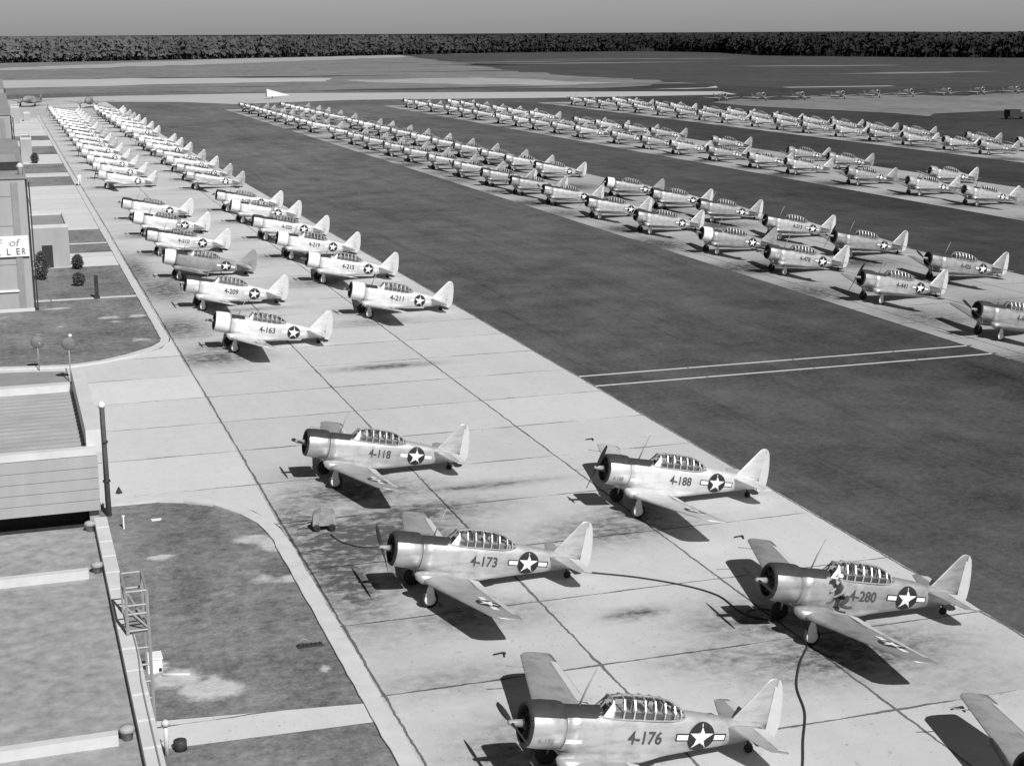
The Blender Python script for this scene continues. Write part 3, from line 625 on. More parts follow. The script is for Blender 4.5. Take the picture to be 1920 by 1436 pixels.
def part(name, me, parent, label=None):
    o = bpy.data.objects.new(name, me); COL.objects.link(o); o.parent = parent
    if label: o['label'] = label
    return o
def override(o, mat):
    for s_ in o.material_slots: s_.link = 'OBJECT'; s_.material = mat
    return o
GROUP = 'silver trainer planes parked in rows'
def plane(X, Y, label, lod=0, heading=0, prop=0, num=None, nose_num=False, variant='', group=GROUP, tint=None):
    t = empty('trainer_aircraft', (X, Y, 0), R(heading)); tag(t, label, 'aircraft', group)
    if not tint and X < 55 and lod + (num is not None) and Y > 80: tint = MT['silver_c']
    if not tint and X > 55: tint = (MT['silver_b'], MT['silver_b'], None)[int(Y) % 3]
    body = MT['grey'] if 'dark' in variant.split() else tint
    def bp(name, key, par=t, col=True):
        o = part(name, PM[key], par)
        if col and body: override(o, body) if len(o.material_slots) == 1 else (setattr(o.material_slots[0], 'link', 'OBJECT'), setattr(o.material_slots[0], 'material', body))
        return o
    fu = bp('fuselage', 'fuselage' if lod == 0 else 'fuselage_lo')
    co = bp('engine_cowling', 'engine_cowling' if lod == 0 else 'cowl_lo')
    part('engine', PM['engine'], co)
    if 'whitecowl' in variant or 'dark' in variant:
        part('cowl_band', PM['white_cowl'], co); part('anti_glare_panel', PM['deck_panel'], fu)
    else: part('anti_glare_panel', PM['anti_glare_panel'], fu)
    if 'band' in variant: part('fuselage_band', PM['band'], fu)
    part('propeller', PR[prop], t)
    for s_, k in (('l', 'wing_l'), ('r', 'wing_r')):
        w = bp('wing', k + ('' if lod == 0 else '_lo')); bp('wing_root_fairing', 'fair_'+s_, w)
        if lod == 0: part('aileron', PM['aileron' if s_ == 'l' else 'aileron_r'], w)
        if s_ == 'l' and lod < 2: part('wing_insignia', PM['wing_insignia'], w)
        if lod == 0 and s_ == 'r': part('pitot_tube', PM['pitot_tube'], w)
        tp = bp('tailplane', 'stab_'+s_)
        if lod == 0: part('elevator', PM['elevator'+('' if s_ == 'l' else '_r')], tp)
    fn = bp('fin', 'fin'); rd = part('rudder', PM['rudder'], t)
    if 'dark' in variant or 'darktail' in variant: override(rd, MT['grey']); override(fn, MT['grey'])
    ca = part('canopy', PM['canopy'], t); part('canopy_frame', PM['canopy_frame'], ca)
    part('cockpit', PM['cockpit'], fu)
    if lod == 0: part('windscreen_glare', PM['quarter_glare'], ca)
    for g in (GL, GR):
        if lod < 2:
            st = part('landing_gear', g[2], t); part('tyre', g[0], st); part('wheel_cover', g[1], st); part('gear_door', g[3], st)
        else:
            st = part('landing_gear', g[2], t); part('tyre', g[0], st); part('gear_door', g[3], st)
    part('tail_wheel', PM['tail_wheel'], t)
    part('insignia', PM['insignia' if num in ('4-176', '4-173', '4-188', '4-280') or lod else 'insignia_plain'], fu)
    if num:
        part('number', number_mesh('number', num, 4.05, -.05, .39, 1.15, MT['ink'], .022), fu)
    if nose_num:
        n_ = part('nose_number', number_mesh('nose_number', num, .86, -.24, .20, .50, MT['faint'], .01), co)
        for v in n_.data.vertices: pass
    if lod == 0:
        part('exhaust_pipe', PM['exhaust_pipe'], co); (part('data_panel', PM['data_panel'], fu) if nose_num else None)
    if lod < 2: part('antenna_mast', PM['antenna_mast'], fu)
    return t

# far planes: one light mesh per aircraft (their parts are too small to show)
def far_mesh(name, band=False, body='silver', wing='wing', pr_=1):
    keys = [('fuselage_lo', 0), ('cowl_lo', 0), ('deck_panel', 2), ('wing_l_lo', 1), ('wing_r_lo', 1), ('fair_l', 0), ('fair_r', 0), ('stab_l', 1), ('stab_r', 1), ('fin', 0), ('rudder', 1), ('cockpit', 2), ('canopy_frame', 0), ('engine', 2), ('antenna_mast', 2)]
    vs, fs, ms, sm = [], [], [], []
    def app(me, m):
        n = len(vs); vs.extend(tuple(v.co) for v in me.vertices)
        for p_ in me.polygons: fs.append(tuple(n+i for i in p_.vertices)); ms.append(m if m is not None else {MT['star'].name: 3, MT['blue'].name: 4}[me.materials[p_.material_index].name]); sm.append(p_.use_smooth)
    for k, m in keys: app(PM[k], m)
    app(insignia_mesh(False, (1,), 1), None); app(PR[pr_], 5)
    for g in (GL, GR): app(g[0], 5); app(g[1], 3); app(g[2], 0); app(g[3], 3)
    if band: app(PM['band'], 6)
    me = bpy.data.meshes.new(name); me.from_pydata(vs, [], fs)
    for k in (body, wing, 'dark', 'star', 'blue', 'blade', 'grey'): me.materials.append(MT[k])
    me.polygons.foreach_set('material_index', ms); me.polygons.foreach_set('use_smooth', sm); me.update(); return me
FAR = far_mesh('trainer_aircraft'); FARB = far_mesh('trainer_aircraft', True)
FARV = [FAR, far_mesh('trainer_aircraft', False, 'silver_b', 'wing_b', 3), far_mesh('trainer_aircraft', False, 'silver_b', 'wing', 0)]
FARL = [FAR, far_mesh('trainer_aircraft', False, 'silver_c', 'wing', 4), far_mesh('trainer_aircraft', False, 'silver_c', 'silver', 2)]
def far_plane(X, Y, label, heading=0, me=None, group=GROUP):
    o = bpy.data.objects.new('trainer_aircraft', me or FAR); COL.objects.link(o); o.location = (X, Y, 0); o.rotation_euler = (0, 0, R(heading))
    return tag(o, label, 'aircraft', group)
ORD = ['zeroth', 'first', 'second', 'third', 'fourth', 'fifth', 'sixth', 'seventh', 'eighth', 'ninth', 'tenth', 'eleventh', 'twelfth', 'thirteenth', 'fourteenth', 'fifteenth', 'sixteenth', 'seventeenth', 'eighteenth', 'nineteenth', 'twentieth', 'twenty-first', 'twenty-second', 'twenty-third', 'twenty-fourth', 'twenty-fifth', 'twenty-sixth']
# the six numbered planes up close
plane(12.4, 37.6, 'silver trainer plane numbered 4-176, at the bottom edge of the photo', 0, 0, 1, '4-176', True)
plane(12.5, 53.4, 'silver trainer plane numbered 4-173, beside the dark oil-stained kerb', 0, 0, 0, '4-173')
plane(12.35, 69.7, 'silver trainer plane numbered 4-118, on the empty apron by the curved lawn corner', 0, 0, 2, '4-118')
plane(24.1, 60.8, 'silver trainer plane numbered 4-188, tail against the edge of the grass', 0, -1, 4, '4-188', True, tint=MT['silver_c'])
plane(24.25, 45.6, 'silver trainer plane numbered 4-280, with a mechanic kneeling on its wing', 0, -3, 1, '4-280', tint=MT['silver_b'])
plane(23.75, 30.35, 'grey trainer plane whose far wing tip alone shows in the bottom right corner', 0, -2, 0)
near = {  # lod, heading, prop, number, variant, label
 ('A', 0): (0, 0, 2, '4-163', 'whitecowl', 'silver trainer with white cowl ring, nearest plane of the closed-up left apron row'),
 ('A', 1): (0, 1, 0, '4-209', '', 'silver trainer second in the left apron row, directly in front of the dark grey plane'),
 ('A', 2): (0, 0, 2, None, 'dark', 'dark grey camouflaged trainer with white cowl in the left apron row'),
 ('A', 3): (1, -1, 2, '4-210', '', 'silver trainer directly behind the dark grey camouflaged plane in the left apron row'),
 ('A', 4): (1, 0, 2, None, 'whitecowl band', 'silver trainer with grey band round its rear fuselage, fifth in the left apron row'),
 ('A', 5): (1, 0, 2, None, '', 'silver trainer last before the wide gap in the left apron row'),
 ('B', 0): (0, 0, 2, '4-211', 'whitecowl', 'bright silver trainer with all-white fin, nearest plane of the closed-up right apron row'),
 ('B', 1): (0, 0, 2, '4-215', 'whitecowl', 'silver trainer with white cowl ring, second in the right apron row'),
 ('B', 2): (0, 0, 2, '4-219', 'whitecowl', 'silver trainer with white cowl ring, third in the right apron row'),
 ('B', 3): (1, 0, 2, '4-225', '', 'silver trainer with plain silver cowl, fourth in the right apron row'),
 ('B', 4): (1, 0, 2, None, 'whitecowl band', 'silver trainer with grey band round its rear fuselage, fifth in the right apron row'),
 ('B', 5): (1, 0, 2, '4-128', '', 'silver trainer last before the gap in the right apron row'),
}
ROWS = dict(
 A=(12.5, COLS['A'][1][1:], 'left apron row'),
 B=(24.0, COLS['B'][1][3:], 'right apron row'),
 C=(63.2, [88.9, 104.2, 119.9, 133.4, 149.6, 164.0, 179.1, 192, 204.8, 219.0, 233.1, 248.5, 262.2, 278.5, 291.8, 308.9, 332.6, 347, 363, 377.5, 391, 403, 418.5, 429.5], 'near row on the first parking strip'),
 D=(73.9, [111.2, 126.9, 140.8, 156.8, 170, 184.7, 212.9, 226.8, 239.6, 255.1, 269.6, 284.6, 300, 314, 329.5, 341, 366.4, 383.1, 398, 410.5, 425.5], 'far row on the first parking strip'),
 E=(111.0, [159.8, 172.5, 187.5, 205.3, 215.0+2, 232, 247.1, 260.4, 274.9, 293.9, 308.3, 321.7, 332.7+1.5, 346.6, 365, 377.3, 389.9, 406.5, 421.8, 433], 'near row on the second parking strip'),
 F=(121.9, [184, 211.4, 224.6, 252.8, 281.5, 295.2, 312.6-1.5, 324.5, 353.8, 372.1-1, 384.7, 398.1, 414, 426], 'far row on the second parking strip'),
 K=(159.8, [226.3, 237.0, 250.2, 262.4, 275.3, 288.5, 299.8, 311.8, 326.8, 340.2, 353.0, 364.5, 380, 391, 405.0, 417.2, 428], 'near row on the third parking strip'),
 L=(170.2, [230.3, 245.5, 267.3, 280.7, 294.3, 307, 321, 333, 345.8, 358.6, 379, 389.5, 408, 420], 'far row on the third parking strip'))
CN = {1: ('4-341', 1), 2: ('4-174', 2)}
for key, (X, ysr, where) in ROWS.items():
    for i, y in enumerate(ysr):
        xx = X+random.uniform(-.25, .25)
        if (key, i) in near:
            lod, hd, pr_, num, var, lab = near[(key, i)]; plane(X, y, lab, lod, hd, pr_, num, variant=var); continue
        lab = 'silver trainer, %s from the near end, %s' % (ORD[i+1], where)
        hd = random.uniform(-1.6, 1.6)
        if key in 'CD': xx = X; hd += 0 if key == 'C' and i else -1
        if y < 215 and key in 'ABCD':
            var = 'band darktail' if (key == 'C' and i == 3) else 'band' if (key, i) == ('A', 11) else 'darktail' if (key, i) == ('D', 5) else ''
            if 'darktail' in var: lab = 'dark-tailed trainer, %s from the near end, %s' % (ORD[i+1], where)
            num = {('C', 1): '4-441', ('C', 2): '4-478', ('D', 0): '4-426', ('D', 2): '4-313', ('C', 0): '4-412'}.get((key, i))
            plane(xx, y, lab, 1 if y < 170 else 2, hd, (0, 4, 2, 1, 2, 3)[i % 6] if (key, i) != ('C', 0) else 0, num, variant=var)
        else: far_plane(xx, y, lab, hd, FARB if (key, i) in (('A', 11), ('E', 3)) else random.choice(FARL if key in 'AB' else FARV))
# line of planes nose-on across the far field
for i, (x, y) in enumerate([(212, 425), (224.5, 423.4), (237, 421.8), (252.5, 424), (266.5, 426), (280, 428), (295.5, 430), (309, 431), (324, 433)]):
    far_plane(x, y+5, 'trainer plane facing the camera in the far line, %s from its left end' % ORD[i+1], 90+random.uniform(-4, 4), FAR, 'planes facing the camera in the line across the far field')
# transports beyond the apron rows
def transport(X, Y, hd, label):
    t = empty('transport_aircraft', (X, Y, 0), R(hd)); tag(t, label, 'aircraft')
    mb = MB(); rs = []
    for x, r_, z in ((0, .1, 2.1), (.3, .5, 2.1), (1.2, .85, 2.15), (3, 1.05, 2.1), (6, 1.0, 1.9), (9, .6, 1.5), (11, .22, 1.3)):
        rs.append([(x, r_*math.cos(a), z+r_*1.1*math.sin(a)) for a in [2*math.pi*k/14 for k in range(14)]])
    mb.loft(rs, 0, True); fu = mb.build('fuselage', MT['grey'], t)
    for sg in (1, -1):
        mb = MB(); mb.loft([[(x, sg*l, z) for x, l, z in airfoil(a, b_, .14, zz, l)] for l, a, b_, zz in ((0, 2.4, 5.2, 1.5), (2.6, 2.5, 5.1, 1.55), (7.2, 3.5, 4.8, 2.0), (7.4, 3.8, 4.7, 2.0))], 0, True); w = mb.build('wing', MT['grey'], t)
        mb = MB(); mb.lathe([(1.2, .3), (1.3, .5), (1.8, .6), (2.6, .58), (4.2, .15)], 14, 0, 'x', (0, sg*2.4, 1.6), cap=True); mb.build('engine_nacelle', MT['grey'], w)
        mb = MB(); mb.lathe([(-.12, .3), (-.1, .45), (.1, .45), (.12, .3)], 12, 0, 'y', (2.4, sg*2.4, .45), cap=True); mb.tube([(2.4, sg*2.4, .45), (2.6, sg*2.4, 1.4)], .09); mb.build('landing_gear', MT['tyre'], t)
        mb = MB(); mb.loft([[(x, sg*l, z) for x, l, z in airfoil(a, b_, .09, 1.6, l)] for l, a, b_ in ((0, 9.6, 11.2), (2.6, 10.2, 11.1))], 0, True); mb.build('tailplane', MT['grey'], t)
    mb = MB(); mb.loft([airfoil(a, b_, .09, 0, z, axis='z') for z, a, b_ in ((1.5, 9.4, 11.2), (2.8, 10.3, 11.3), (3.4, 10.8, 11.3))], 0, True); mb.build('fin', MT['grey'], t)
transport(25, 470, 78, 'larger grey twin-engined plane parked beyond the far ends of the apron rows')
transport(7.5, 487, 60, 'dark grey twin-engined plane by the far hangars at the left edge')

# ---------------------------------------------------------------- people
def person(name, label, pts, edges, radii, loc, rz, skinmat, extra, sc=1.0):
    me = bpy.data.meshes.new(name); me.from_pydata(pts, edges, [])
    o = bpy.data.objects.new(name, me); COL.objects.link(o)
    m1 = o.modifiers.new('skin', 'SKIN'); me.skin_vertices or None
    if not me.skin_vertices: bpy.context.view_layer.update()
    sv = me.skin_vertices[0].data if me.skin_vertices else None
    if sv:
        for i, r_ in enumerate(radii): sv[i].radius = (r_, r_)
        sv[0].use_root = True
    m2 = o.modifiers.new('sub', 'SUBSURF'); m2.levels = 1; m2.render_levels = 2
    dg = bpy.context.evaluated_depsgraph_get(); dg.update(); ev = bpy.data.meshes.new_from_object(o.evaluated_get(dg))
    o.modifiers.clear(); o.data = ev; ev.materials.clear()
    for m_ in skinmat[0]: ev.materials.append(m_)
    for p_ in ev.polygons: p_.material_index = skinmat[1](p_.center); p_.use_smooth = True
    o.location = loc; o.rotation_euler = (0, 0, rz); o.scale = (sc,)*3
    tag(o, label, 'person'); return o
# mechanic kneeling on the wing root of 4-280, leaning on the fuselage side to the left (x is aft, y away)
KP = [(0, 0, .42), (-.06, .02, .62), (-.14, .03, .86), (-.16, .03, .97), (-.22, .03, 1.06), (-.24, .03, 1.17),
      (-.10, -.19, .84), (-.24, -.24, .64), (-.42, -.12, .50), (-.50, -.08, .47), (-.10, .22, .84), (-.26, .28, .68), (-.44, .16, .60), (-.52, .12, .58),
      (.02, -.12, .38), (-.26, -.16, .14), (.08, -.16, .06), (.18, -.16, .10), (.02, .13, .38), (-.20, .18, .30), (-.22, .2, .04), (-.32, .2, .03)]
KE = [(0, 1), (1, 2), (2, 3), (3, 4), (4, 5), (2, 6), (6, 7), (7, 8), (8, 9), (2, 10), (10, 11), (11, 12), (12, 13), (0, 14), (14, 15), (15, 16), (16, 17), (0, 18), (18, 19), (19, 20), (20, 21)]
KR = [.16, .15, .17, .06, .10, .09, .075, .05, .04, .04, .075, .05, .04, .04, .10, .075, .05, .04, .10, .075, .05, .04]
def kmat(c):
    if c.z > .96: return 0
    if c.x < -.36 and c.z > .40: return 0
    if c.z > .52: return 1
    return 2
pm = person('person', 'mechanic in pale shirt, dark trousers and white cap kneeling on the wing of 4-280', KP, KE, KR, (0, 0, 0), 0, ([MT['skin'], MT['shirt'], MT['trousers']], kmat), None)
pm.location = (24.25+2.95, 45.6-1.02, 1.06); pm.rotation_euler = (0, 0, R(-12))
mb = MB(); mb.lathe([(0, .125), (.05, .12), (.10, .08), (.12, .01)], 14, 0, 'z', (-.24, .03, 1.17), cap=True); mb.box(-.42, -.33, -.06, .12, 1.165, 1.18); hat = mb.build('cap', MT['white'], pm)
# walking figure in white by the kerb
SP = [(0, 0, .95), (0, 0, 1.2), (0, 0, 1.42), (0, 0, 1.52), (.01, 0, 1.62), (.01, 0, 1.74), (0, -.2, 1.40), (.04, -.25, 1.12), (.10, -.24, .88), (.12, -.24, .80), (0, .2, 1.40), (-.04, .25, 1.12), (.0, .26, .88), (.02, .26, .80),
      (.0, -.1, .88), (.10, -.11, .5), (.16, -.12, .08), (.28, -.12, .05), (.0, .1, .88), (-.06, .11, .5), (-.16, .12, .10), (-.04, .12, .05)]
def smat(c):
    if c.z > 1.5 or (abs(c.y) > .2 and c.z < .86): return 0
    return 1
person('person', 'figure in white clothes walking by the kerb near the left apron row', SP, KE, [.15, .14, .17, .06, .09, .09, .07, .05, .035, .035, .07, .05, .035, .035, .11, .08, .05, .045, .11, .08, .05, .045], (10.35, 227.5, .01), R(60), ([MT['skin'], MT['white']], smat), None)

# ---------------------------------------------------------------- small apron things
def curve_tube(name, pts, r, mat, label, cat):
    P = [Vector((x, y, z)) for x, y, z in pts]; out = []
    for i in range(len(P)-1):
        p0, p1, p2, p3 = P[max(0, i-1)], P[i], P[i+1], P[min(len(P)-1, i+2)]
        for k in range(6):
            t = k/6; out.append(.5*((2*p1)+(-p0+p2)*t+(2*p0-5*p1+4*p2-p3)*t*t+(-p0+3*p1-3*p2+p3)*t**3))
    out.append(P[-1]); mb = MB(); mb.tube(out, r, 7); return tag(mb.build(name, mat), label, cat)
z = .045
curve_tube('fuel_hose', [(20.6, 53.9, z), (21.1, 53.5, z), (22.6, 52.4, z), (24.0, 50.9, z), (24.7, 49.5, z), (24.7, 47.9, z), (25.0, 47.0, z), (25.7, 46.8, z), (25.95, 47.3, z), (25.6, 47.75, z+.02), (25.0, 47.7, z+.03), (24.8, 47.2, z+.06), (25.5, 46.6, z)], .035, MT['hose'], 'black hose snaking from the tail of 4-173 to a coil by 4-280', 'hose')
curve_tube('fuel_hose', [(25.75, 44.9, .10), (25.6, 44.3, z), (24.5, 42.9, z), (23.45, 41.2, z), (22.75, 39.4, z), (21.75, 37.7, z), (20.9, 36.2, z), (19.8, 34.5, z)], .035, MT['hose'], 'black hose running from the wheel of 4-280 to the bottom edge', 'hose')
curve_tube('starter_cable', [(14.0, 59.4, z), (13.4, 59.45, z), (12.9, 59.8, z), (12.4, 60.6, z), (12.2, 61.6, z)], .03, MT['hose'], 'short dark cable on the stained apron left of the nose of 4-173', 'cable')
for i, (x, y, l) in enumerate(((15.1, 47.0, 'small bent tie-down hook set in the concrete, left of the far wing of 4-176'), (28.6, 55.6, 'small tie-down hook in the concrete between 4-188 and 4-280'), (28.4, 72.6, 'small tie-down hook in the concrete beyond 4-188'), (27.5, 38.1, 'small bent tie-down hook in the concrete by the bottom right wing tip'))):
    mb = MB(); mb.tube([(-.25, 0, .03), (.0, .02, .05), (.16, .0, .06), (.10, -.16, .05), (.06, -.28, .02)], .03, 6); mb.lathe([(0, .07), (.03, .05)], 8, 0, 'z', (.15, 0, .02), cap=True)
    tag(mb.build('tie_down_hook', MT['hose'], loc=(x, y, .012)), l, 'hook', 'tie-down hooks set in the concrete')
# ground power cart
t = empty('power_cart', (12.1, 62.6, 0), R(-8)); t.scale = (1.0, 1.0, 1.05); tag(t, 'pale canvas-covered power cart standing on the oil-stained apron by the kerb', 'cart')
mb = MB(); mb.add([(-.5, -.35, .25), (.5, -.35, .25), (.5, .35, .25), (-.5, .35, .25), (-.46, -.33, .72), (-.1, -.35, .86), (.46, -.3, .80), (.44, .3, .78), (-.1, .33, .88), (-.44, .3, .7), (-.05, -.37, .25), (-.05, .37, .25)],
                  [(0, 10, 5, 4), (10, 1, 6, 5), (1, 2, 7, 6), (2, 11, 8, 7), (11, 3, 9, 8), (3, 0, 4, 9), (4, 5, 8, 9), (5, 6, 7, 8)]); mb.build('cover', MT['tarp'], t)
for sx_ in (-.33, .33):
    for sy in (-.36, .36):
        mb = MB(); mb.lathe([(-.05, .08), (-.04, .16), (.04, .16), (.05, .08)], 12, 0, 'y', (sx_, sy, .16), cap=True); mb.build('wheel', MT['tyre'], t)
mb = MB(); mb.tube([(-.5, 0, .3), (-1.0, 0, .15), (-1.15, 0, .1)], .03); mb.build('drawbar', MT['steel'], t)
# traffic marker by the post
mb = MB(); mb.lathe([(0, .17), (.03, .16), (.32, .02)], 4, 0, 'z', (0, 0, 0), smooth=False, cap=True); tag(mb.build('marker_cone', MT['dark'], loc=(4.05, 71.0, .012)), 'small dark pyramid marker on the pale paving beside the round post', 'marker')
# chocks under the near wheels
for X, Y, nm in ((12.4, 37.6, '4-176'), (12.5, 53.4, '4-173'), (12.35, 69.7, '4-118'), (24.1, 60.8, '4-188'), (24.25, 45.6, '4-280')):
    mb = MB(); mb.add([(0, -.12, 0), (.2, -.12, 0), (.2, .12, 0), (0, .12, 0), (.02, -.12, .14), (.02, .12, .14)], [(3, 2, 1, 0), (0, 1, 4), (2, 3, 5), (1, 2, 5, 4), (3, 0, 4, 5)])
    tag(mb.build('wheel_chock', MT['post'], loc=(X+1.83, Y-1.28, .012)), 'wooden wedge chock behind the near wheel of plane %s' % nm, 'chock', 'chocks at the near wheels')

# ---------------------------------------------------------------- wind tetrahedron, truck
t = empty('wind_tetrahedron', (87, 514, 0), R(0)); tag(t, 'white wind-direction tetrahedron beside the far taxiway', 'wind indicator')
mb = MB(); mb.add([(-2.0, -1.6, .7), (-2.0, 1.6, .7), (-1.8, 0, 3.2), (6.0, 0, 1.0)], [(0, 2, 1), (0, 3, 2), (1, 2, 3), (0, 1, 3)]); mb.build('vane', MT['coping'], t)
mb = MB(); mb.tube([(0, 0, 0), (0, 0, .9)], .12); mb.build('pivot', MT['dark'], t)
t = empty('truck', (232.5, 316, 0), R(3)); tag(t, 'dark box-bodied truck standing at the right edge of the far field', 'truck')
mb = MB(); mb.box(-1.6, 1.6, -1.1, 1.1, .6, 2.2); mb.box(-1.64, 1.64, -1.14, 1.14, 2.2, 2.28); mb.build('box_body', MT['dkwall'], t)
mb = MB(); mb.box(1.7, 3.0, -1.0, 1.0, .55, 1.7); mb.box(3.0, 4.2, -.85, .85, .55, 1.25); mb.build('cab', MT['dark'], t)
mb = MB(); mb.box(1.68, 3.1, -1.05, 1.05, 1.75, 1.85); mb.build('cab_roof', MT['steel'], t)
for x in (-1, 3.4):
    for y in (-.95, .95):
        mb = MB(); mb.lathe([(-.12, .25), (-.1, .42), (.1, .42), (.12, .25)], 14, 0, 'y', (x, y, .42), cap=True); mb.build('wheel', MT['tyre'], t)

# ---------------------------------------------------------------- buildings on the left
# foreground flat roof with parapet
bd = empty('hangar_annex', (0, 20, 0)); tag(bd, 'low flat-roofed annex with gravel roof and tiled parapet, bottom left corner', 'building')
def BB(name, boxes, mat, par=bd):
    mb = MB()
    for b_ in boxes: mb.box(*b_)
    o = mb.build(name, mat, par); o.matrix_parent_inverse = Matrix.Translation(-par.location); return o
BB('wall', [(-20, 2.5, 15, 51.4, 0, 4.62)], MT['wall'])
BB('roof', [(-20, 2.1, 15, 51.5, 4.6, 4.70)], MT['gravel'])
par_ = BB('parapet', [(2.06, 2.48, 15, 51.5, 4.70, 5.0)], MT['coping'])
y = 24.0
while y < 51.3:
    j = MB(); j.box(2.065, 2.475, y, y+.10, 4.9, 5.006); j.build('coping_joint', MT['joint'], par_); y += 1.55+random.uniform(-.05, .05)
for y in (46.2, 34.3): BB('roof_curb', [(-20, 1.58, y, y+.28, 4.70, 4.98)], MT['coping'])
for x, y in ((1.86, 46.7), (1.8, 34.6), (1.9, 51.0)):
    mb = MB(); mb.lathe([(4.70, .13), (4.9, .13), (4.92, .20), (5.02, .17), (5.06, .03)], 14, 0, 'z', (x, y, 0), cap=True); o = mb.build('roof_vent', MT['wall'], bd); o.matrix_parent_inverse = Matrix.Translation(-bd.location)
# raised block with recessed ribbed roof
bl = empty('penthouse_block', (0, 51.5, 4.7)); tag(bl, 'raised building block with board siding and ribbed recessed roof behind the gravel roof', 'building')
def BL(name, boxes, mat): return BB(name, boxes, mat, bl)
BL('wall', [(-20, 2.28, 51.7, 61.8, 5.2, 7.15)], MT['wall'])
for k in range(5): BL('siding_board', [(-20, 2.31, 51.62-.018*k, 51.7, 5.22+.385*k, 5.22+.385*(k+1)-.018)], MT['wall'])
BL('clerestory', [(-20, 1.95, 52.3, 61, 0, 5.2)], MT['dkwall'])
BL('lower_wall', [(1.95, 2.26, 51.9, 61.6, 0, 5.2)], MT['wall'])
BL('parapet', [(-20, 2.28, 51.66, 52.0, 7.15, 7.40), (2.0, 2.50, 52.0, 62.2, 7.15, 7.95), (-20, 2.0, 61.7, 62.2, 7.15, 7.45)], MT['coping'])
mb = MB(); nn = 17
for k in range(nn):
    y0 = 52.0+k*9.7/nn; y1 = y0+9.7/nn; mb.add([(-20, y0, 7.16), (2.0, y0, 7.16), (2.0, y0+.03, 7.235), (-20, y0+.03, 7.235)], [(0, 1, 2, 3)], 1); mb.add([(-20, y0+.03, 7.235), (2.0, y0+.03, 7.235), (2.0, y1, 7.16), (-20, y1, 7.16)], [(0, 1, 2, 3)], 0)
o = mb.build('ribbed_roof', [MT['roofc'], MT['walld']], bl); o.matrix_parent_inverse = Matrix.Translation(-bl.location)
# low outbuilding behind it
ob = empty('outbuilding', (-3, 66, 0)); tag(ob, 'low flat-roofed outbuilding beside the pale paving, behind the raised block', 'building')
BB('wall', [(-20, 2.55, 63, 84.5, 0, 2.0)], MT['wall'], ob); BB('roof', [(-20, 2.62, 62.95, 84.6, 2.0, 2.14)], MT['walld'], ob)
BB('roof_hatch', [(1.15, 1.95, 78.5, 79.6, 2.14, 2.5)], MT['dkwall'], ob); BB('roof_hatch', [(.1, .95, 77.6, 78.8, 2.14, 2.4)], MT['walld'], ob)
# round post
mb = MB(); mb.lathe([(0, .125), (4.95, .11), (5.0, .14), (5.1, .14), (5.2, .09), (5.24, .02)], 16, 0, 'z', (0, 0, 0), cap=True); pp = mb.build('post', MT['post'], loc=(3.36, 67.6, 0)); tag(pp, 'tall dark round post with a pale domed cap beside the parapet', 'post')
mb = MB(); mb.lathe([(0, .15), (.08, .16), (.2, .12), (.27, .03)], 14, 0, 'z', (0, 0, 5.02), cap=True); mb.build('cap', MT['white'], pp)
for z_ in (1.6, 3.4):
    mb = MB(); mb.lathe([(0, .17), (.08, .17)], 12, 0, 'z', (0, 0, z_), cap=True); mb.build('clamp', MT['dark'], pp)
# round floodlights on thin poles
for x, y, l, h in ((1.28, 100.3, 'round dark floodlight on a thin pole at the lawn edge, the left one', 1.6), (3.05, 95.9, 'round dark floodlight with a white lamp on top, on the thin pole by the paving', 2.2)):
    t = empty('floodlight', (x, y, 0)); tag(t, l, 'floodlight', 'round floodlights on thin poles')
    mb = MB(); mb.tube([(0, 0, 0), (0, 0, h)], .035, 8); mb.build('pole', MT['steel'], t)
    mb = MB(); mb.lathe([(-.10, .05), (-.08, .36), (.0, .42), (.04, .40), (-.02, .30), (-.04, .04)], 20, 0, 'y', (0, 0, h+.3), cap=True); mb.build('reflector', MT['post'], t)
    mb = MB(); mb.lathe([(0, .05), (.06, .11), (.15, .11), (.2, .04)], 12, 0, 'z', (.12, 0, h+.7 if 'white' in l else h+.1), cap=True); mb.build('lamp', MT['white'] if 'white' in l else MT['steel'], t)
# roof access ladder frame
t = empty('roof_ladder', (2.75, 43.0, 0)); tag(t, 'grey steel roof-access ladder and landing frame hooked over the tiled parapet', 'ladder')
def bar(name, pts, r=.035):
    mb = MB(); mb.tube([(x-2.75, y-43.0, z_) for x, y, z_ in pts], r, 6, 0, False); return mb.build(name, MT['steel'], t)
xl, xr = 2.30, 2.86
bar('upright', [(xl, 40.4, 5.0), (xl, 40.4, 6.25)], .05); bar('upright', [(xr, 40.4, 0), (xr, 40.4, 6.25)], .05)
bar('upright', [(xl, 42.1, 5.0), (xl, 42.1, 6.2)], .035); bar('upright', [(xr, 42.1, 1.5), (xr, 42.1, 6.2)], .04)
for z_ in (6.25, 5.85, 5.6, 5.12): bar('rail', [(xl, 40.4, z_), (xr, 40.4, z_)], .035)
for z_ in (6.2, 5.75): bar('rail', [(xl, 42.1, z_), (xr, 42.1, z_)], .035)
for z_ in (6.22,): bar('rail', [(xr, 40.4, z_), (xr, 42.1, z_)]); bar('rail', [(xl, 40.4, z_), (xl, 42.1, z_)])
bar('brace', [(xl, 40.4, 5.8), (xr, 40.4, 5.15)]); bar('brace', [(xl, 42.1, 5.9), (xr, 40.4, 5.2)], .03)
for k in range(9): bar('rung', [(2.52, 40.4, .6+.5*k), (xr, 40.4, .6+.5*k)], .035)
mb = MB(); mb.box(xl-2.75, xr-2.75, -2.55, -.95, 5.04, 5.09); mb.build('landing', MT['steel'], t)
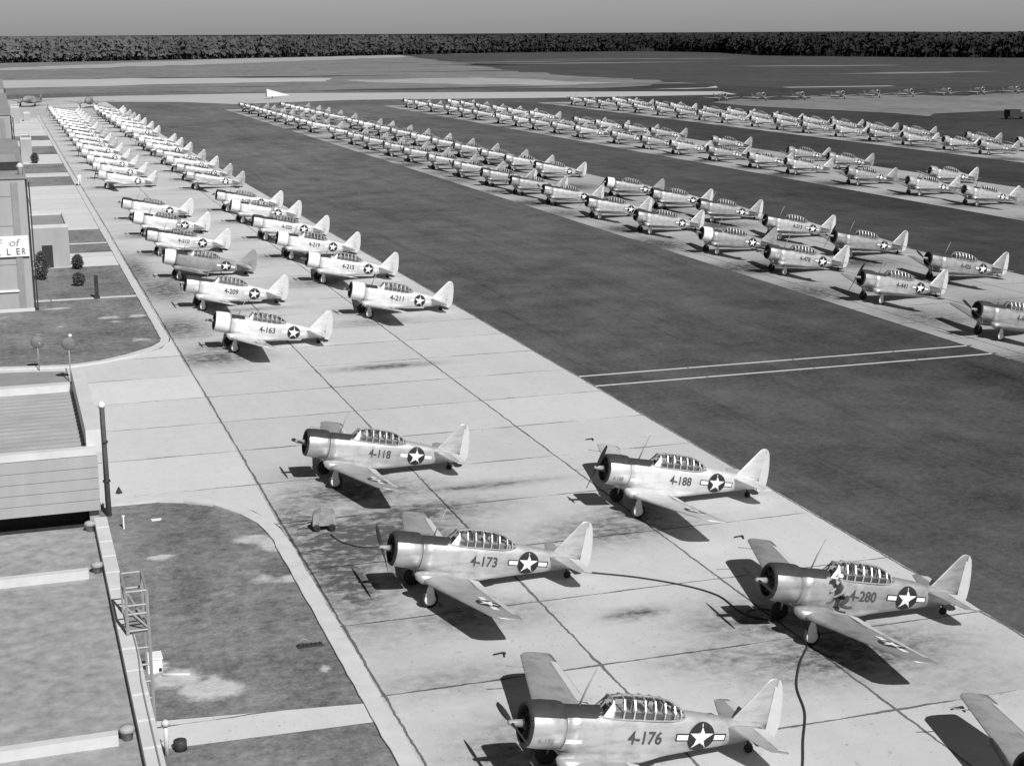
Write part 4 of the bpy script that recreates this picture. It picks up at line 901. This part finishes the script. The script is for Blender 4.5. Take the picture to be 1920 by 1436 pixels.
# white vent box on the lawn, standpipe
t = empty('vent_box', (3.62, 49.6, 0)); tag(t, 'small white sheet-metal box on the lawn at the foot of the ladder', 'box')
mb = MB(); mb.box(-.24, .24, -.3, .3, 0, .5); mb.box(-.27, .27, -.33, .33, .5, .55); mb.build('housing', MT['white'], t)
mb = MB(); mb.box(.12, .22, -.325, -.3, .06, .18); mb.build('outlet', MT['dkwall'], t)
mb = MB(); mb.tube([(.2, -.6, .06), (1.1, -.9, .06)], .06, 8); mb.build('pipe', MT['coping'], t)
t = empty('standpipe', (3.35, 43.0, 0)); tag(t, 'pale standpipe with a dark tank rising beside the walkway at the bottom left', 'standpipe')
mb = MB(); mb.tube([(0, 0, 0), (0, 0, 1.0)], .07, 10); mb.lathe([(1.0, .12), (1.12, .12), (1.18, .05)], 12, 0, 'z', (0, 0, 0), cap=True); mb.build('pipe', MT['coping'], t)
mb = MB(); mb.lathe([(0, .2), (.32, .2), (.36, .12), (.38, .02)], 16, 0, 'z', (.42, .3, 0), cap=True); mb.build('tank', MT['dark'], t)
curve_tube('cable', [(2.46, 44.6, 5.03), (2.42, 42, 5.03), (2.44, 39, 5.03), (2.36, 37, 5.03), (2.35, 34, 5.03), (2.36, 28, 5.03)], .02, MT['steel'], 'thin cable lying along the tiled parapet at the bottom left', 'cable')
# little stakes and bits in the lawn
for i, (x, y, w_, l) in enumerate(((3.85, 65.5, .06, 'short white stake at the top of the lawn beside the parapet'), (5.3, 66.2, .4, 'flat white strip of board lying on the lawn by the stake'))):
    mb = MB(); mb.box(-w_/2, w_/2, -.04, .04, 0, .55 if i == 0 else .06); mb.box(-w_/2-.03, w_/2+.03, -.05, .05, .55 if i == 0 else .06, .60 if i == 0 else .08)
    tag(mb.build('stake' if i == 0 else 'board', MT['white'], loc=(x, y, .02)), l, 'stake' if i == 0 else 'board')
t = empty('drain_grate', (9.0, 49.9, .02)); tag(t, 'small metal handled grate in the lawn by the kerb, left of the joint', 'grate')
mb = MB(); mb.box(-.45, .45, -.14, .14, 0, .05)
for k in range(6): mb.box(-.4+.15*k, -.36+.15*k, -.12, .12, .05, .08)
mb.build('grid', MT['dark'], t); mb = MB(); mb.tube([(-.45, .05, .1), (-.2, .05, .28), (.1, .05, .1)], .02, 6); mb.build('handle', MT['steel'], t)

# hangars
def hangar(name, x1, y0, y1, z1, label, face='wall', sign=False):
    h = empty(name, (x1-10, y0, 0)); tag(h, label, 'building')
    def q(nm, bx, mat):
        mb = MB()
        for b_ in bx: mb.box(*b_)
        o = mb.build(nm, mat, h); o.matrix_parent_inverse = Matrix.Translation(-h.location); return o
    q('wall', [(x1-60, x1, y0, y1, 0, z1)], MT[face]); q('roof', [(x1-60, x1+.12, y0-.12, y1, z1, z1+.15)], MT['walld'])
    q('pilaster', [(x1-1.05, x1-.55, y0-.10, y0-.001, .2, z1-.3)], MT['walld'])
    q('plinth', [(x1-60, x1+.05, y0-.16, y0-.11, 0, .28)], MT['coping'])
    q('corner_pipe_shade', [(x1+.02, x1+.16, y0+.1, y0+.5, 0, z1-.1), (x1+.24, x1+.34, y0+.15, y0+.6, 0, z1-.3)], MT['dkwall'])  # downpipe and dark strip that paint the shade at the wall corner
    for zz in (z1*.36, z1*.65, z1*.87): q('string_course', [(x1-60, x1-1.1, y0-.03, y0-.001, zz, zz+.05)], MT['walld'])
    return h, q
hg, q = hangar('hangar', 1.55, 123.2, 168, 10.3, 'tall pale hangar with a white lettered board on its front wall')
q('ledge', [(-3, .55, 123.05, 123.19, 1.6, 1.75)], MT['white'])
q('roof_monitor', [(-60, 1.1, 138, 160, 10.45, 11.1)], MT['walld']); q('roof_monitor', [(-60, 1.35, 129, 131, 10.45, 11.0)], MT['dkwall'])
mb = MB(); mb.lathe([(10.3, .2), (11.0, .2), (11.1, .32), (11.35, .1)], 12, 0, 'z', (1.3, 125, 0), cap=True); o = mb.build('roof_vent', MT['coping'], hg); o.matrix_parent_inverse = Matrix.Translation(-hg.location)
sg_ = q('sign_board', [(-4.5, 1.50, 122.98, 123.08, 4.35, 5.95)], MT['white'])
def wall_text(txt, cx, cz, h, wd, mat, shear=0):
    vs, fs = text_mesh(txt, 1, .012); x0 = min(v[0] for v in vs); x1 = max(v[0] for v in vs); y1 = max(v[1] for v in vs); mb = MB()
    mb.add([(cx+((v[0]-x0)/(x1-x0)-.5)*wd+shear*(v[1]/y1), 122.972, cz+(v[1]/y1-.5)*h) for v in vs], fs)
    return mb.build('sign_lettering', mat, sg_)
wall_text('F  of', -.05, 5.45, .55, 1.7, MT['faint'], .12)
for ch, x in (('L', -.75), ('L', -.02), ('E', .68), ('R', 1.10)): wall_text(ch, x, 4.75, .5, .26, MT['ink'])
hangar('hangar', 1.2, 176, 240, 12.6, 'second tall pale hangar, behind the lettered one')
hangar('hangar', 1.3, 300, 360, 11.6, 'farthest grey hangar at the left edge of the field', 'walld')
def annex(x0, x1, y0, y1, z1, label, door=None):
    a = empty('annex', ((x0+x1)/2, y0, 0)); tag(a, label, 'building')
    def q2(nm, bx, mat):
        mb = MB()
        for b_ in bx: mb.box(*b_)
        o = mb.build(nm, mat, a); o.matrix_parent_inverse = Matrix.Translation(-a.location); return o
    q2('wall', [(x0, x1, y0, y1, 0, z1-.3)], MT['wall']); q2('roof', [(x0+.2, x1-.2, y0+.2, y1-.2, z1-.3, z1-.22)], MT['walld'])
    q2('parapet', [(x0, x1, y0, y0+.2, z1-.3, z1), (x0, x1, y1-.2, y1, z1-.3, z1), (x0, x0+.2, y0+.2, y1-.2, z1-.3, z1), (x1-.2, x1, y0+.2, y1-.2, z1-.3, z1)], MT['coping'])
    if door: q2('door', [(door[0], door[1], y0-.03, y0+.02, 0.02, door[2])], MT['dkwall'])
    return a
annex(2.0, 5.35, 146.3, 156.5, 4.0, 'small flat-roofed annex with a dark doorway beside the lettered hangar', (2.9, 3.85, 2.1))
annex(3.2, 5.0, 272, 282, 4.2, 'second small flat-roofed annex along the kerb, beyond the wide paving')
annex(2.9, 4.9, 392, 402, 4.3, 'third small annex, near the far end of the left apron row')
annex(6.0, 7.6, 405, 409, 2.2, 'low white shed by the far end of the left apron row')
# dark shrubs by the first annex and post on the walk
mb = MB(); mb.box(-.15, .15, -.15, .15, 0, 1.9); mb.box(-.22, .22, -.22, .22, 0, .2); tag(mb.build('gate_post', MT['dkwall'], loc=(6.55, 127.3, .02)), 'square dark post standing across the narrow lawn walk', 'post')
def shrub(x, y, r_, h_, label):
    t = empty('shrub', (x, y, 0)); tag(t, label, 'shrub', 'shrubs by the buildings'); mb = MB(); rnd = random.Random(int(x*100+y))
    for k in range(900):
        a = rnd.uniform(0, 6.28); u = rnd.random()**.4; zz = rnd.random(); rr = r_*u*math.sqrt(max(.05, 1-(zz*2-1)**2)); c__ = Vector((rr*math.cos(a), rr*math.sin(a), .1+h_*zz))
        d1 = Vector([rnd.uniform(-1, 1) for _ in range(3)]).normalized()*.13; d2 = Vector([rnd.uniform(-1, 1) for _ in range(3)]).normalized()*.13; mb.add([c__, c__+d1, c__+d1+d2, c__+d2], [(0, 1, 2, 3)])
    mb.build('foliage', MT['leaf'], t); mb = MB(); mb.tube([(0, 0, 0), (.05, 0, h_*.5)], .04, 6); mb.build('stem', MT['trunk'], t)
shrub(5.9, 144.5, .5, 1.2, 'dark shrub at the right corner of the annex with the doorway')
shrub(5.5, 134.5, .5, 1.0, 'dark shrub alone on the lawn in front of the annex with the doorway')
shrub(2.6, 139, .6, 2.4, 'tall dark leaf clump standing in for shade at the corner of the lettered hangar')  # dark leaves stand in for the shade between hangar and annex
shrub(4.9, 156.9+1, .6, 1.6, 'dark shrub behind the annex with the doorway')
shrub(5.3, 270, .7, 1.6, 'dark shrub by the second small annex')
0 and shrub(6.5, 236, .8, 1.9, 'dark shrub on the lawn beyond the wide paving')
0 and shrub(4.4, 240, .9, 1.7, 'broad dark shrub near the second hangar')

# ---------------------------------------------------------------- forest
front = [(-700, 1050), (-300, 1180), (4.5, 1267), (96, 1309), (207, 1383), (391, 1500), (546, 1600), (690, 1600), (700, 1420), (645, 1226), (694, 1084), (750, 1010), (950, 950), (1300, 900)]
rnd = random.Random(3)
def tree_proto(h_, w_):
    vs, fs, mi = [], [], []
    def quad(a, b_, c__, d_, m): n = len(vs); vs.extend([a, b_, c__, d_]); fs.append((n, n+1, n+2, n+3)); mi.append(m)
    for k in range(4):
        a = math.pi/2*k; b2 = a+math.pi/2; r0, r1 = .28, .12
        quad((r0*math.cos(a), r0*math.sin(a), 0), (r0*math.cos(b2), r0*math.sin(b2), 0), (r1*math.cos(b2), r1*math.sin(b2), h_*.8), (r1*math.cos(a), r1*math.sin(a), h_*.8), 1)
    for k in range(34):
        zz = rnd.uniform(.28, 1)**.9*h_; rr = w_*(1.15-zz/h_)*rnd.uniform(.3, 1)+.2; a = rnd.uniform(0, 6.28); c__ = Vector((rr*math.cos(a), rr*math.sin(a), zz-.3))
        s_ = rnd.uniform(1.3, 2.5); d1 = Vector((rnd.uniform(-1, 1), rnd.uniform(-1, 1), rnd.uniform(-.6, .6))).normalized()*s_; d2 = Vector((rnd.uniform(-.5, .5), rnd.uniform(-.5, .5), rnd.uniform(.3, 1))).normalized()*s_
        quad(c__-d1-d2*.5, c__+d1-d2*.5, c__+d1*.6+d2*.5, c__-d1*.6+d2*.5, 0)
    return vs, fs, mi
protos = [tree_proto(rnd.uniform(13, 18.8), rnd.uniform(3.0, 5.6)) for _ in range(12)]
V, F, MI = [], [], []
def plant(x, y):
    vs, fs, mi = protos[rnd.randrange(12)]; s_ = rnd.uniform(.86, 1.06); a = rnd.uniform(0, 6.28); ca, sa = math.cos(a)*s_, math.sin(a)*s_; n = len(V)
    V.extend((x+v[0]*ca-v[1]*sa, y+v[0]*sa+v[1]*ca, v[2]*s_) for v in vs); F.extend(tuple(n+i for i in f_) for f_ in fs); MI.extend(mi)
for a, b_ in zip(front, front[1:]):
    L_ = math.hypot(b_[0]-a[0], b_[1]-a[1]); dx, dy = (b_[0]-a[0])/L_, (b_[1]-a[1])/L_; nx_, ny_ = -dy, dx
    if ny_ < 0 and abs(dy) < .95: nx_, ny_ = -nx_, -ny_
    vis = -60 < a[0] < 1000 or -60 < b_[0] < 1000
    for row in range(7 if vis else 2):
        s_ = 0
        while s_ < L_: 
            plant(a[0]+dx*s_+nx_*row*7+rnd.uniform(-2.5, 2.5), a[1]+dy*s_+ny_*row*7+rnd.uniform(-2.5, 2.5)); s_ += 5.5 if vis else 9
# scattered crowns further back, up to the canopy roof
for _ in range(3200):
    y = rnd.uniform(1300, 2600); x = rnd.uniform(-100, y*.75)
    # keep behind the front line
    for a, b_ in zip(front, front[1:]):
        if min(a[0], b_[0]) <= x <= max(a[0], b_[0]):
            yy = a[1]+(b_[1]-a[1])*((x-a[0])/(b_[0]-a[0]+1e-6))
            if y > yy+30: plant(x, y)
            break
me = bpy.data.meshes.new('forest'); me.from_pydata(V, [], F); me.materials.append(MT['pines']); me.materials.append(MT['trunk']); me.polygons.foreach_set('material_index', MI); me.update()
fo = bpy.data.objects.new('forest', me); COL.objects.link(fo); tag(fo, 'far-off belt of pine forest closing the airfield along the horizon', 'forest', kind='stuff')
mb = MB(); pts = [(x+25, y+30) for x, y in front]
nf = len(pts); mb.add([(x, y, 0) for x, y in pts]+[(x, y+10, 14.5) for x, y in pts]+[(x*4 if abs(x) > 800 else x*3.2, 9000, 16.5) for x, y in pts], [(i, i+1, nf+i+1, nf+i) for i in range(nf-1)]+[(nf+i, nf+i+1, 2*nf+i+1, 2*nf+i) for i in range(nf-1)])
cp = mb.build('forest_canopy', MT['pines']); tag(cp, 'dark tree canopy stretching away behind the forest edge', 'forest', kind='stuff')
